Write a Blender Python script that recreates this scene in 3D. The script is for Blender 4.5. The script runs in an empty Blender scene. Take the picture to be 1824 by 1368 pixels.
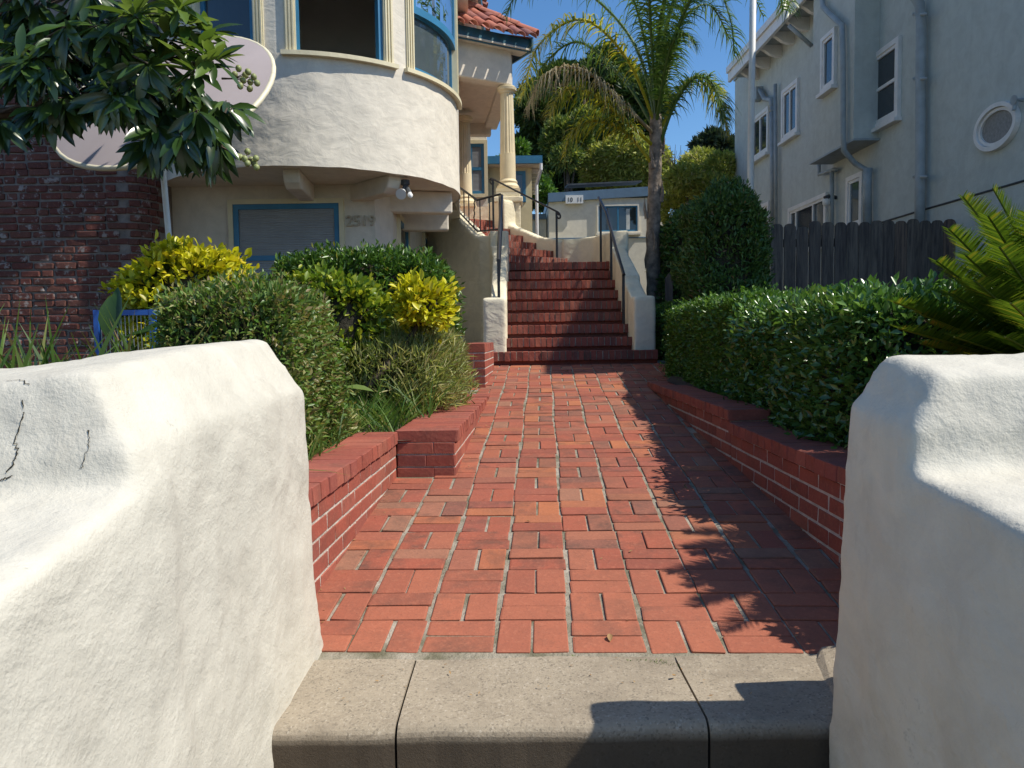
import bpy, bmesh, math, random
import numpy as np
from mathutils import Vector, Matrix, noise as mnoise
R = math.radians
rng = np.random.default_rng(11)
random.seed(11)
S = bpy.context.scene
COL = S.collection

# ------------------------------------------------------------------ camera
FPX, CX, CY = 1370.0, 912.0, 684.0
TH = math.atan(84 / 1370.0); RO = R(0.8)
CAM = Vector((0, 0, 1.5))
_f = Vector((0, math.cos(TH), -math.sin(TH))); _u0 = Vector((0, math.sin(TH), math.cos(TH))); _r0 = Vector((1, 0, 0))
_r = _r0 * math.cos(RO) - _u0 * math.sin(RO); _u = _u0 * math.cos(RO) + _r0 * math.sin(RO)
cd = bpy.data.cameras.new('camera'); cam = bpy.data.objects.new('camera', cd); COL.objects.link(cam)
cd.sensor_width = 36; cd.lens = 36 * FPX / 1824; cd.clip_start = 0.05; cd.clip_end = 3000
cam.matrix_world = Matrix(((_r.x, _u.x, -_f.x, CAM.x), (_r.y, _u.y, -_f.y, CAM.y), (_r.z, _u.z, -_f.z, CAM.z), (0, 0, 0, 1)))
S.camera = cam
# ------------------------------------------------------------------ sky and sun
SUN = Vector((0.60, -0.145, 0.80)).normalized()
w = bpy.data.worlds.new('World'); S.world = w; w.use_nodes = True
nt = w.node_tree; bg = nt.nodes['Background']
sk = nt.nodes.new('ShaderNodeTexSky'); sk.sky_type = 'NISHITA'; sk.sun_disc = False
sk.sun_elevation = math.asin(SUN.z); sk.sun_rotation = math.atan2(SUN.x, SUN.y)
sk.altitude = 0; sk.air_density = 1.0; sk.dust_density = 0.2; sk.ozone_density = 4.0
hsv = nt.nodes.new('ShaderNodeHueSaturation'); hsv.inputs['Saturation'].default_value = 1.18
nt.links.new(sk.outputs[0], hsv.inputs['Color']); nt.links.new(hsv.outputs[0], bg.inputs[0]); bg.inputs[1].default_value = 0.125
sl = bpy.data.lights.new('sun', 'SUN'); sl.energy = 4.5; sl.angle = R(0.53); sl.color = (1, 0.94, 0.83)
so = bpy.data.objects.new('sun', sl); COL.objects.link(so)
so.rotation_euler = (-SUN).to_track_quat('-Z', 'Y').to_euler(); so.location = (6, -4, 12)
S.view_settings.view_transform = 'Standard'; S.view_settings.look = 'None'
S.view_settings.exposure = 0.3; S.view_settings.gamma = 1.0; S.view_settings.use_curve_mapping = False

# ------------------------------------------------------------------ pixel helpers (a pixel gives a direction only)
def ray(px, py):
    return _f + _r * ((px - CX) / FPX) + _u * ((CY - py) / FPX)
def W(px, py, Y):
    d = ray(px, py); return CAM + d * (Y / d.y)
def Wx(px, py, X):
    d = ray(px, py); return CAM + d * (X / d.x)
def Wz(px, py, z):
    d = ray(px, py); return CAM + d * ((z - 1.5) / d.z)
def Wpl(px, py, p0, n):
    d = ray(px, py); return CAM + d * ((p0 - CAM).dot(n) / d.dot(n))

# ------------------------------------------------------------------ object helpers
WLOC = {}
def tag(o, label=None, cat=None, group=None, kind=None):
    if label: o['label'] = label
    if cat: o['category'] = cat
    if group: o['group'] = group
    if kind: o['kind'] = kind
    return o
def link(o, parent=None):
    COL.objects.link(o)
    if parent is not None:
        o.parent = parent
        o.location = -WLOC.get(parent.name, Vector())
    WLOC[o.name] = Vector() if parent is None else WLOC.get(parent.name, Vector()) + Vector(o.location)
    return o
def thing(name, loc, label, cat, group=None):
    o = bpy.data.objects.new(name, None); COL.objects.link(o); o.location = loc; o.empty_display_size = .1
    WLOC[o.name] = Vector(loc); return tag(o, label, cat, group)
class MB:
    def __init__(s): s.v = []; s.f = []
    def add(s, vs, fs):
        n = len(s.v); s.v += [tuple(v) for v in vs]; s.f += [tuple(i + n for i in f) for f in fs]; return s
    def box(s, a, b):
        x0, y0, z0 = [min(p, q) for p, q in zip(a, b)]; x1, y1, z1 = [max(p, q) for p, q in zip(a, b)]
        return s.add([(x0,y0,z0),(x1,y0,z0),(x1,y1,z0),(x0,y1,z0),(x0,y0,z1),(x1,y0,z1),(x1,y1,z1),(x0,y1,z1)],
                     [(0,3,2,1),(4,5,6,7),(0,1,5,4),(1,2,6,5),(2,3,7,6),(3,0,4,7)])
    def obox(s, o, ex, ey, ez, x, y, z):
        o, ex, ey, ez = map(Vector, (o, ex, ey, ez)); P = []
        for c in z:
            P += [o + ex*x[0] + ey*y[0] + ez*c, o + ex*x[1] + ey*y[0] + ez*c, o + ex*x[1] + ey*y[1] + ez*c, o + ex*x[0] + ey*y[1] + ez*c]
        F = [(0,3,2,1),(4,5,6,7),(0,1,5,4),(1,2,6,5),(2,3,7,6),(3,0,4,7)]
        if ex.cross(ey).dot(ez) < 0: F = [f[::-1] for f in F]
        return s.add(P, F)
    def prism(s, poly, z0, z1):
        n = len(poly); a = sum(poly[i][0]*poly[(i+1)%n][1] - poly[(i+1)%n][0]*poly[i][1] for i in range(n))
        if a < 0: poly = poly[::-1]
        zz0 = z0 if isinstance(z0, (list, tuple)) else [z0]*n; zz1 = z1 if isinstance(z1, (list, tuple)) else [z1]*n
        if a < 0:
            zz0 = list(zz0)[::-1]; zz1 = list(zz1)[::-1]
        vs = [(p[0],p[1],z) for p, z in zip(poly, zz0)] + [(p[0],p[1],z) for p, z in zip(poly, zz1)]
        return s.add(vs, [tuple(range(n))[::-1], tuple(range(n, 2*n))] + [(i,(i+1)%n,n+(i+1)%n,n+i) for i in range(n)])
    def hull8(s, P):   # 4 bottom (ccw) then 4 top
        return s.add(P, [(0,3,2,1),(4,5,6,7),(0,1,5,4),(1,2,6,5),(2,3,7,6),(3,0,4,7)])
    def tube(s, pts, r, n=8, cap=True):
        pts = [Vector(p) for p in pts]; m = len(pts)
        rr = r if isinstance(r, (list, tuple)) else [r]*m
        ring = []; up = Vector((0.13, 0.21, 1)).normalized(); prev = None
        for i, p in enumerate(pts):
            t = (pts[min(i+1, m-1)] - pts[max(i-1, 0)]).normalized()
            if prev is None:
                a = t.cross(up)
                if a.length < .1: a = t.cross(Vector((1, 0, 0)))
            else: a = prev - t * prev.dot(t)
            a.normalize(); prev = a; b = t.cross(a)
            ring.append([p + (a*math.cos(2*math.pi*k/n) + b*math.sin(2*math.pi*k/n))*rr[i] for k in range(n)])
        vs = [q for rg in ring for q in rg]; fs = []
        for i in range(m-1):
            for k in range(n): fs.append((i*n+k, i*n+(k+1)%n, (i+1)*n+(k+1)%n, (i+1)*n+k))
        if cap: fs.append(tuple(range(n))[::-1]); fs.append(tuple((m-1)*n + k for k in range(n)))
        return s.add(vs, fs)
    def lathe(s, c, prof, n=20, flute=0):
        c = Vector(c); vs = []; fs = []
        for z, r in prof:
            for k in range(n):
                q = r * (1 - (flute if (k % 2) else 0)); vs.append((c.x + q*math.cos(2*math.pi*k/n), c.y + q*math.sin(2*math.pi*k/n), c.z + z))
        for i in range(len(prof)-1):
            for k in range(n): fs.append((i*n+k, i*n+(k+1)%n, (i+1)*n+(k+1)%n, (i+1)*n+k))
        fs.append(tuple(range(n))[::-1]); fs.append(tuple((len(prof)-1)*n + k for k in range(n)))
        return s.add(vs, fs)
    def build(s, name, mat, parent=None, smooth=False, bevel=0, **kw):
        me = bpy.data.meshes.new(name); me.from_pydata(s.v, [], s.f); me.update()
        if mat is not None: me.materials.append(mat)
        if smooth: me.polygons.foreach_set('use_smooth', [True]*len(me.polygons))
        o = bpy.data.objects.new(name, me); link(o, parent)
        if bevel:
            b = o.modifiers.new('b', 'BEVEL'); b.width = bevel; b.segments = 2; b.limit_method = 'ANGLE'; b.angle_limit = R(40)
        return tag(o, **kw)
def npmesh(name, V, polys, mat, parent=None, smooth=False, **kw):
    """V (n,3); polys: list of int arrays (m,k)"""
    me = bpy.data.meshes.new(name); V = np.asarray(V, np.float32)
    me.vertices.add(len(V)); me.vertices.foreach_set('co', V.ravel())
    loops = np.concatenate([p.ravel() for p in polys]).astype(np.int32)
    tot = np.concatenate([np.full(len(p), p.shape[1]) for p in polys]).astype(np.int32)
    me.loops.add(len(loops)); me.loops.foreach_set('vertex_index', loops)
    st = np.concatenate([[0], np.cumsum(tot)[:-1]]).astype(np.int32)
    me.polygons.add(len(tot)); me.polygons.foreach_set('loop_start', st)
    if smooth: me.polygons.foreach_set('use_smooth', np.ones(len(tot), bool))
    me.update(calc_edges=True); me.validate()
    me.materials.append(mat)
    o = bpy.data.objects.new(name, me); link(o, parent); return tag(o, **kw)

# ------------------------------------------------------------------ materials
def newmat(name):
    m = bpy.data.materials.new(name); m.use_nodes = True; n = m.node_tree.nodes; p = n['Principled BSDF']
    return m, n, m.node_tree.links, p
def MIX(n, l, a, b, fac, mode='MIX'):
    x = n.new('ShaderNodeMix'); x.data_type = 'RGBA'; x.blend_type = mode
    for sock, v in ((x.inputs[6], a), (x.inputs[7], b), (x.inputs[0], fac)):
        if isinstance(v, bpy.types.NodeSocket): l.new(v, sock)
        elif isinstance(v, (int, float)): sock.default_value = v
        else: sock.default_value = (*v, 1)
    return x.outputs[2]
def NOISE(n, l, scale, detail=4, rough=.55, vec=None, dist=0):
    t = n.new('ShaderNodeTexNoise'); t.inputs['Scale'].default_value = scale; t.inputs['Detail'].default_value = detail
    t.inputs['Roughness'].default_value = rough; t.inputs['Distortion'].default_value = dist
    if vec is not None: l.new(vec, t.inputs['Vector'])
    return t.outputs['Fac']
def RAMP(n, l, fac, stops):
    r = n.new('ShaderNodeValToRGB'); l.new(fac, r.inputs[0]); e = r.color_ramp.elements
    while len(e) < len(stops): e.new(.5)
    for q, (p, c) in zip(e, stops):
        q.position = p; q.color = (*c, 1) if not isinstance(c, (int, float)) else (c, c, c, 1)
    return r.outputs[0]
def BUMP(n, l, h, strength, dist, prev=None):
    b = n.new('ShaderNodeBump'); b.inputs['Strength'].default_value = strength; b.inputs['Distance'].default_value = dist
    l.new(h, b.inputs['Height'])
    if prev is not None: l.new(prev, b.inputs['Normal'])
    return b.outputs[0]
def TC(n, kind='Object'):
    return n.new('ShaderNodeTexCoord').outputs[kind]
def plain(name, c, rough=.6, var=.15, scale=6, bump=.1, bscale=60, metal=0, c2=None, spec=.5):
    m, n, l, p = newmat(name); v = TC(n)
    f = NOISE(n, l, scale, 5, .6, v)
    c2 = c2 or tuple(x*(1-var*2) for x in c)
    l.new(MIX(n, l, c2, c, RAMP(n, l, f, [(.35, 0.), (.65, 1.)])), p.inputs['Base Color'])
    p.inputs['Roughness'].default_value = rough; p.inputs['Metallic'].default_value = metal; p.inputs['Specular IOR Level'].default_value = spec
    if bump: l.new(BUMP(n, l, NOISE(n, l, bscale, 3, .6, v), bump, .01), p.inputs['Normal'])
    return m
def stucco(name, c, dirt=(.42,.38,.31), dirtamt=.25, trowel=.35, grain=.25, tscale=6, pebble=0, streak=0):
    m, n, l, p = newmat(name); v = TC(n)
    big = NOISE(n, l, 1.3, 4, .6, v); mid = NOISE(n, l, 7, 6, .65, v, .6); fine = NOISE(n, l, 120, 3, .7, v)
    base = MIX(n, l, tuple(x*.88 for x in c), c, RAMP(n, l, mid, [(.35, 0.), (.62, 1.)]))
    d = RAMP(n, l, NOISE(n, l, 2.6, 8, .72, v, .8), [(.52, 0.), (.78, dirtamt)])
    base = MIX(n, l, base, dirt, d)
    if pebble: base = MIX(n, l, base, (.20,.19,.17), RAMP(n, l, NOISE(n, l, 7, 9, .78, v), [(.63, 0.), (.70, .5)]))
    if streak:
        ms_ = n.new('ShaderNodeMapping'); l.new(v, ms_.inputs[0]); ms_.inputs['Scale'].default_value = (5, 5, .45)
        base = MIX(n, l, base, dirt, RAMP(n, l, NOISE(n, l, 1., 6, .65, ms_.outputs[0]), [(.5, 0.), (.75, streak)]))
    l.new(base, p.inputs['Base Color']); p.inputs['Roughness'].default_value = .85; p.inputs['Specular IOR Level'].default_value = .25
    mp = n.new('ShaderNodeMapping'); l.new(v, mp.inputs[0]); mp.inputs['Rotation'].default_value = (.5, .4, .9); mp.inputs['Scale'].default_value = (1, 1, 1.7)
    t = NOISE(n, l, tscale, 5, .55, mp.outputs[0], .5)
    rdg = n.new('ShaderNodeMath'); rdg.operation = 'PINGPONG'; l.new(t, rdg.inputs[0]); rdg.inputs[1].default_value = .5
    b = BUMP(n, l, RAMP(n, l, t, [(.3, 0.), (.5, .75), (.56, 1.), (.75, .3)]), trowel, .03)
    b = BUMP(n, l, fine, grain, .004, b)
    if pebble: b = BUMP(n, l, RAMP(n, l, NOISE(n, l, 42, 3, .6, v), [(.45, 0.), (.75, 1.)]), pebble, .006, b)
    l.new(b, p.inputs['Normal']); return m
def brickmat(name, stops, stain=.6, mort=(.5,.47,.42), splash=0., rough=.8, stainc=(.10,.06,.045)):
    m, n, l, p = newmat(name); v = TC(n)
    oi = n.new('ShaderNodeObjectInfo').outputs['Random']; g = n.new('ShaderNodeNewGeometry').outputs['Random Per Island']
    a = n.new('ShaderNodeMath'); a.operation = 'ADD'; l.new(oi, a.inputs[0]); l.new(g, a.inputs[1])
    fr = n.new('ShaderNodeMath'); fr.operation = 'FRACT'; l.new(a.outputs[0], fr.inputs[0])
    c = RAMP(n, l, fr.outputs[0], stops)
    # random shift of the grain for each brick
    cb = n.new('ShaderNodeCombineXYZ'); ml = n.new('ShaderNodeMath'); ml.operation = 'MULTIPLY'; ml.inputs[1].default_value = 61.; l.new(fr.outputs[0], ml.inputs[0])
    l.new(ml.outputs[0], cb.inputs[0]); l.new(ml.outputs[0], cb.inputs[1])
    gp = n.new('ShaderNodeNewGeometry').outputs['Position']
    va = n.new('ShaderNodeVectorMath'); va.operation = 'ADD'; l.new(gp, va.inputs[0]); l.new(cb.outputs[0], va.inputs[1])
    v2 = va.outputs[0]
    f1 = NOISE(n, l, 9, 5, .65, v2); f2 = NOISE(n, l, 55, 4, .7, v2)
    m7 = n.new('ShaderNodeMath'); m7.operation = 'MULTIPLY'; m7.inputs[1].default_value = 7.31; l.new(fr.outputs[0], m7.inputs[0])
    f7 = n.new('ShaderNodeMath'); f7.operation = 'FRACT'; l.new(m7.outputs[0], f7.inputs[0])
    amt = n.new('ShaderNodeMath'); amt.operation = 'MULTIPLY'; l.new(RAMP(n, l, f1, [(.42, 0.), (.72, stain)]), amt.inputs[0]); l.new(RAMP(n, l, f7.outputs[0], [(.35, .25), (.75, 1.)]), amt.inputs[1])
    c = MIX(n, l, c, stainc, amt.outputs[0])
    c = MIX(n, l, c, (.09,.06,.04), RAMP(n, l, NOISE(n, l, 2.2, 8, .72, gp), [(.5, 0.), (.72, .34)]))
    c = MIX(n, l, c, (.55,.22,.13), RAMP(n, l, f2, [(.52, 0.), (.75, .35)])); c = MIX(n, l, c, (.14,.06,.045), RAMP(n, l, NOISE(n, l, 130, 3, .7, v2), [(.3, .45), (.46, 0.)]))
    if splash: c = MIX(n, l, c, mort, RAMP(n, l, NOISE(n, l, 11, 5, .7, gp), [(.57, 0.), (.63, splash)]))
    l.new(c, p.inputs['Base Color']); p.inputs['Roughness'].default_value = rough; p.inputs['Specular IOR Level'].default_value = .3
    b = BUMP(n, l, f2, .35, .006); b = BUMP(n, l, f1, .3, .01, b)
    l.new(b, p.inputs['Normal']); return m
def leafmat(name, stops, trans=.35, rough=.45, spec=.5, vary=True):
    m, n, l, p = newmat(name)
    g = n.new('ShaderNodeNewGeometry'); c = RAMP(n, l, g.outputs['Random Per Island'], stops)
    l.new(c, p.inputs['Base Color']); p.inputs['Roughness'].default_value = rough; p.inputs['Specular IOR Level'].default_value = spec
    tr = n.new('ShaderNodeBsdfTranslucent'); l.new(MIX(n, l, c, (.9, 1., .25), .55, 'MULTIPLY'), tr.inputs[0])
    ad = n.new('ShaderNodeMixShader'); ad.inputs[0].default_value = trans
    l.new(p.outputs[0], ad.inputs[1]); l.new(tr.outputs[0], ad.inputs[2])
    l.new(ad.outputs[0], n['Material Output'].inputs[0]); return m
def glassmat(name, tint=(.03,.04,.05), rough=.04):
    m, n, l, p = newmat(name); p.inputs['Base Color'].default_value = (*tint, 1); p.inputs['Roughness'].default_value = rough; p.inputs['Specular IOR Level'].default_value = .9
    v = TC(n); l.new(BUMP(n, l, NOISE(n, l, 1.7, 2, .5, v), .05, .05), p.inputs['Normal']); return m
def seeglass(name):
    m, n, l, p = newmat(name); t = n.new('ShaderNodeBsdfTransparent'); gl = n.new('ShaderNodeBsdfGlossy'); gl.inputs['Roughness'].default_value = .02
    fr = n.new('ShaderNodeFresnel'); fr.inputs[0].default_value = 1.5; x = n.new('ShaderNodeMixShader')
    t.inputs[0].default_value = (.85,.88,.9,1); l.new(fr.outputs[0], x.inputs[0]); l.new(t.outputs[0], x.inputs[1]); l.new(gl.outputs[0], x.inputs[2])
    l.new(x.outputs[0], n['Material Output'].inputs[0]); return m

M = {}
M['gatewall'] = stucco('gate_stucco', (.60,.565,.475), dirt=(.32,.29,.235), dirtamt=.5, trowel=.12, grain=.45, tscale=2.5, pebble=.16)
M['house'] = stucco('house_stucco', (.74,.68,.57), dirtamt=.2, trowel=.12, grain=.2, tscale=5)
M['house_low'] = stucco('house_stucco_smooth', (.72,.65,.54), dirtamt=.22, trowel=.12, grain=.2, tscale=4)
M['cheek'] = stucco('stair_stucco', (.79,.715,.53), dirtamt=.28, trowel=.2, grain=.3, tscale=5)
M['cream'] = plain('cream_paint', (.74,.66,.44), .55, .06, 4, .15, 30)
M['column'] = plain('column_paint', (.74,.63,.41), .6, .06, 5, .15, 40)
M['blue'] = plain('blue_paint', (.04,.20,.36), .4, .08, 5, .1, 40)
M['teal'] = plain('teal_paint', (.018,.095,.14), .4, .1, 5, .1, 40)
M['white'] = plain('white_paint', (.78,.78,.76), .5, .06, 8, .1, 60)
M['grayhouse'] = stucco('grey_stucco', (.53,.575,.545), dirt=(.33,.36,.345), dirtamt=.4, trowel=.08, grain=.35, tscale=9, streak=.3)
M['graypipe'] = plain('grey_pipe_paint', (.36,.41,.43), .5, .12, 6, .1, 50)
M['roofdark'] = plain('dark_roof', (.07,.075,.08), .8, .2, 8, .2, 40)
M['cottage'] = stucco('cottage_stucco', (.78,.73,.62), dirtamt=.12, trowel=.05, grain=.2)
M['slate'] = plain('slate_blue_paint', (.13,.21,.30), .45, .08, 5, .1, 40)
M['yellow'] = plain('pale_yellow_wall', (.68,.61,.38), .7, .06, 5, .2, 50)
M['black'] = plain('black_iron', (.016,.015,.017), .38, .2, 20, .2, 90)
M['glass'] = glassmat('dark_glass'); M['glass2'] = glassmat('blue_grey_glass', (.07,.09,.10)); M['see'] = seeglass('clear_glass')
M['blind'] = plain('window_blind', (.36,.37,.38), .6, .06, 5, 0)
M['room'] = plain('room_paint', (.70,.66,.6), .8, .05, 3, 0)
M['closet'] = plain('closet_paint', (.8,.78,.74), .7, .05, 3, 0)
M['curtain'] = plain('curtain_cloth', (.62,.64,.62), .9, .1, 8, .3, 30)
M['mortar'] = plain('mortar', (.39,.345,.275), .95, .18, 7, .9, 90, c2=(.14,.13,.08))
M['mortar_pale'] = plain('pale_mortar', (.62,.57,.49), .95, .15, 14, .8, 90)
M['mortar_old'] = plain('old_mortar', (.27,.23,.205), .95, .2, 8, .8, 40)
M['pathbrick'] = brickmat('path_brick', [(0,(.28,.080,.052)),(.2,(.38,.106,.06)),(.4,(.30,.09,.062)),(.55,(.44,.15,.066)),(.68,(.25,.10,.07)),(.8,(.38,.115,.064)),(.9,(.31,.155,.098)),(1,(.34,.09,.054))], stain=.85)
M['newbrick'] = brickmat('path_brick_even', [(0,(.35,.112,.066)),(.5,(.39,.128,.072)),(1,(.32,.10,.06))], stain=.6)
M['stairbrick'] = brickmat('stair_brick', [(0,(.24,.066,.048)),(.3,(.33,.085,.054)),(.6,(.26,.08,.056)),(.8,(.17,.065,.05)),(1,(.37,.115,.07))], stain=.6)
M['wallbrick'] = brickmat('low_wall_brick', [(0,(.27,.07,.05)),(.4,(.35,.09,.058)),(.7,(.29,.08,.06)),(.9,(.38,.115,.075)),(1,(.24,.075,.06))], stain=.5)
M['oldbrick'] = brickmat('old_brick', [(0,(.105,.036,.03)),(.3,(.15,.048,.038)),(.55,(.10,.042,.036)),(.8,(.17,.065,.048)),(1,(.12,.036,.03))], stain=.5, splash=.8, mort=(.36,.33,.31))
M['tile'] = brickmat('roof_tile', [(0,(.46,.15,.10)),(.35,(.52,.185,.12)),(.6,(.38,.14,.11)),(.8,(.30,.13,.12)),(1,(.50,.20,.14))], stain=.4)
M['soil'] = plain('soil', (.085,.06,.04), .95, .3, 9, 1, 30)
M['bark'] = plain('bark', (.11,.08,.055), .9, .3, 20, 1, 40)
M['inner_dark'] = plain('dark_inside', (.045,.038,.022), .95, .3, 20, 1, 60)  # near-black for the shade inside bushes; also used on wall cracks
M['dish'] = plain('dish_paint', (.40,.345,.345), .7, .04, 3, .02, 10)
M['dishrim'] = plain('dish_rim_paint', (.74,.68,.50), .5, .05, 4, 0)
M['asphalt'] = plain('ground_dirt', (.16,.14,.11), .95, .2, 3, .5, 20)
M['bluebin'] = plain('blue_enamel', (.02,.11,.42), .35, .1, 6, 0)
M['wire'] = plain('grey_wire', (.35,.35,.36), .4, .1, 6, 0, metal=.6)
M['lamp'] = plain('lamp_white', (.8,.8,.78), .3, .03, 6, 0)
def concretemat():
    m, n, l, p = newmat('concrete'); v = TC(n)
    vo = n.new('ShaderNodeTexVoronoi'); vo.inputs['Scale'].default_value = 190; l.new(v, vo.inputs['Vector'])
    sp = RAMP(n, l, vo.outputs['Color'], [(.18, (.10,.088,.07)), (.3, (.31,.262,.195)), (.75, (.38,.32,.24)), (.92, (.54,.48,.39))])
    c = MIX(n, l, sp, (.37,.31,.23), RAMP(n, l, NOISE(n, l, 60, 4, .6, v), [(.3, .35), (.7, .8)]))
    c = MIX(n, l, c, (.19,.155,.115), RAMP(n, l, NOISE(n, l, 3.2, 8, .75, v), [(.44, 0.), (.68, .7)]))
    # worn riser below the nosing: grime, with its shade painted in as well
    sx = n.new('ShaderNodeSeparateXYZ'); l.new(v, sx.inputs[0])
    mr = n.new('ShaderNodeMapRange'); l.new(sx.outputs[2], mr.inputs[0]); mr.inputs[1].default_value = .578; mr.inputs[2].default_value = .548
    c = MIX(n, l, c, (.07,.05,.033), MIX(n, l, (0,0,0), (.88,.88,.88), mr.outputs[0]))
    l.new(c, p.inputs['Base Color']); p.inputs['Roughness'].default_value = .9; p.inputs['Specular IOR Level'].default_value = .25
    l.new(BUMP(n, l, NOISE(n, l, 210, 4, .75, v), .55, .004), p.inputs['Normal']); return m
M['concrete'] = concretemat()
def woodmat():
    m, n, l, p = newmat('weathered_wood'); v = TC(n)
    mp = n.new('ShaderNodeMapping'); l.new(v, mp.inputs[0]); mp.inputs['Scale'].default_value = (30, 30, 2.2)
    oi = n.new('ShaderNodeObjectInfo').outputs['Random']
    c = RAMP(n, l, oi, [(0, (.115,.095,.08)), (.5, (.15,.125,.10)), (.8, (.13,.105,.085)), (1, (.20,.13,.09))])
    f = NOISE(n, l, 1, 6, .7, mp.outputs[0], .5); c = MIX(n, l, c, (.035,.028,.028), RAMP(n, l, f, [(.4, .8), (.62, 0.)]))
    l.new(c, p.inputs['Base Color']); p.inputs['Roughness'].default_value = .9; l.new(BUMP(n, l, f, .5, .01), p.inputs['Normal']); return m
M['wood'] = woodmat()
G = lambda *s: list(s)
M['l_hedge'] = leafmat('leaf_hedge', [(0,(.05,.12,.018)),(.5,(.09,.19,.028)),(.85,(.14,.26,.04)),(1,(.20,.34,.06))], .35, .38)
M['l_gloss'] = leafmat('leaf_glossy', [(0,(.055,.13,.03)),(.5,(.095,.20,.038)),(.85,(.14,.26,.05)),(1,(.21,.36,.07))], .3, .27, .8)
M['l_dark'] = leafmat('leaf_dark_hedge', [(0,(.05,.115,.02)),(.6,(.09,.185,.032)),(.93,(.14,.26,.04)),(1,(.34,.30,.05))], .32, .35)
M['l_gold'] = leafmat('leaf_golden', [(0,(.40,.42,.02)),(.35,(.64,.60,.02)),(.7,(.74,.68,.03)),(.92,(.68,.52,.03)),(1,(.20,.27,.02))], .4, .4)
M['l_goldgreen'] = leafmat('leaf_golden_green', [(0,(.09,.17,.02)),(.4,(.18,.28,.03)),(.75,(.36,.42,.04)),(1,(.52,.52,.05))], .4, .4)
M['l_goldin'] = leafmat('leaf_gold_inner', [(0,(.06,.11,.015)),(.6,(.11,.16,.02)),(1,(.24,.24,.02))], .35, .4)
M['l_nandina'] = leafmat('leaf_mixed', [(0,(.08,.15,.025)),(.3,(.13,.23,.045)),(.55,(.20,.28,.065)),(.75,(.25,.19,.08)),(.9,(.32,.32,.11)),(1,(.13,.28,.04))], .35, .42)
M['l_lav'] = leafmat('leaf_greygreen', [(0,(.18,.25,.06)),(.4,(.33,.38,.12)),(.75,(.48,.46,.19)),(1,(.60,.55,.28))], .4, .5)
M['l_grass'] = leafmat('leaf_grass', [(0,(.05,.12,.02)),(.5,(.10,.20,.035)),(.85,(.17,.26,.05)),(1,(.35,.32,.12))], .4, .4)
M['l_iris'] = leafmat('leaf_iris', [(0,(.05,.10,.02)),(.5,(.09,.17,.03)),(.8,(.16,.23,.05)),(1,(.22,.12,.06))], .4, .35)
M['l_canna'] = leafmat('leaf_canna', [(0,(.025,.06,.012)),(1,(.04,.09,.016))], .25, .35)
M['l_loquat'] = leafmat('leaf_loquat', [(0,(.018,.042,.010)),(.5,(.034,.072,.015)),(.85,(.055,.11,.02)),(1,(.11,.17,.03))], .18, .28, .7)
M['l_loquatnew'] = leafmat('leaf_loquat_new', [(0,(.10,.17,.03)),(.5,(.17,.25,.05)),(1,(.26,.33,.11))], .4, .35)
M['l_palm'] = leafmat('leaf_palm', [(0,(.055,.12,.025)),(.6,(.11,.20,.04)),(1,(.19,.27,.06))], .4, .35, .6)
M['l_palmyellow'] = leafmat('leaf_palm_yellow', [(0,(.26,.28,.03)),(.5,(.48,.45,.035)),(.9,(.62,.52,.05)),(1,(.55,.43,.16))], .5, .4)
M['l_palmdry'] = leafmat('leaf_palm_dry', [(0,(.24,.18,.10)),(.6,(.36,.28,.16)),(1,(.48,.42,.28))], .25, .7)
M['l_sago'] = leafmat('leaf_sago', [(0,(.04,.08,.01)),(.5,(.075,.13,.013)),(.9,(.15,.20,.02)),(1,(.28,.22,.03))], .42, .35)
M['l_sagotip'] = leafmat('leaf_sago_yellow', [(0,(.10,.15,.015)),(.55,(.24,.24,.02)),(.85,(.38,.27,.03)),(1,(.42,.20,.04))], .45, .4)
M['l_arb'] = leafmat('leaf_arborvitae', [(0,(.04,.095,.022)),(.6,(.08,.16,.034)),(.94,(.13,.23,.05)),(1,(.27,.17,.10))], .3, .5)
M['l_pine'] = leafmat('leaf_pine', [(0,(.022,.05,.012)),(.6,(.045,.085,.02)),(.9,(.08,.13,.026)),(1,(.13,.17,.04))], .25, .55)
M['l_pinelit'] = leafmat('leaf_pine_light', [(0,(.07,.12,.025)),(.6,(.13,.19,.04)),(1,(.20,.25,.06))], .3, .55)  # copy of the pine leaf with sunlight put into its colour
M['l_light'] = leafmat('leaf_light_bush', [(0,(.20,.24,.05)),(.5,(.38,.41,.09)),(.85,(.52,.52,.13)),(1,(.45,.38,.2))], .45, .5)
M['l_far'] = leafmat('leaf_far_tree', [(0,(.03,.055,.03)),(1,(.06,.09,.045))], .2, .6)
M['deadleaf'] = leafmat('dead_leaf', [(0,(.30,.16,.06)),(1,(.42,.27,.12))], .2, .7)
M['fruit'] = plain('green_fruit', (.27,.30,.11), .5, .12, 20, .1, 60)
M['palmtrunk'] = plain('palm_trunk', (.34,.27,.21), .85, .35, 9, 1, 22)

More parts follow.
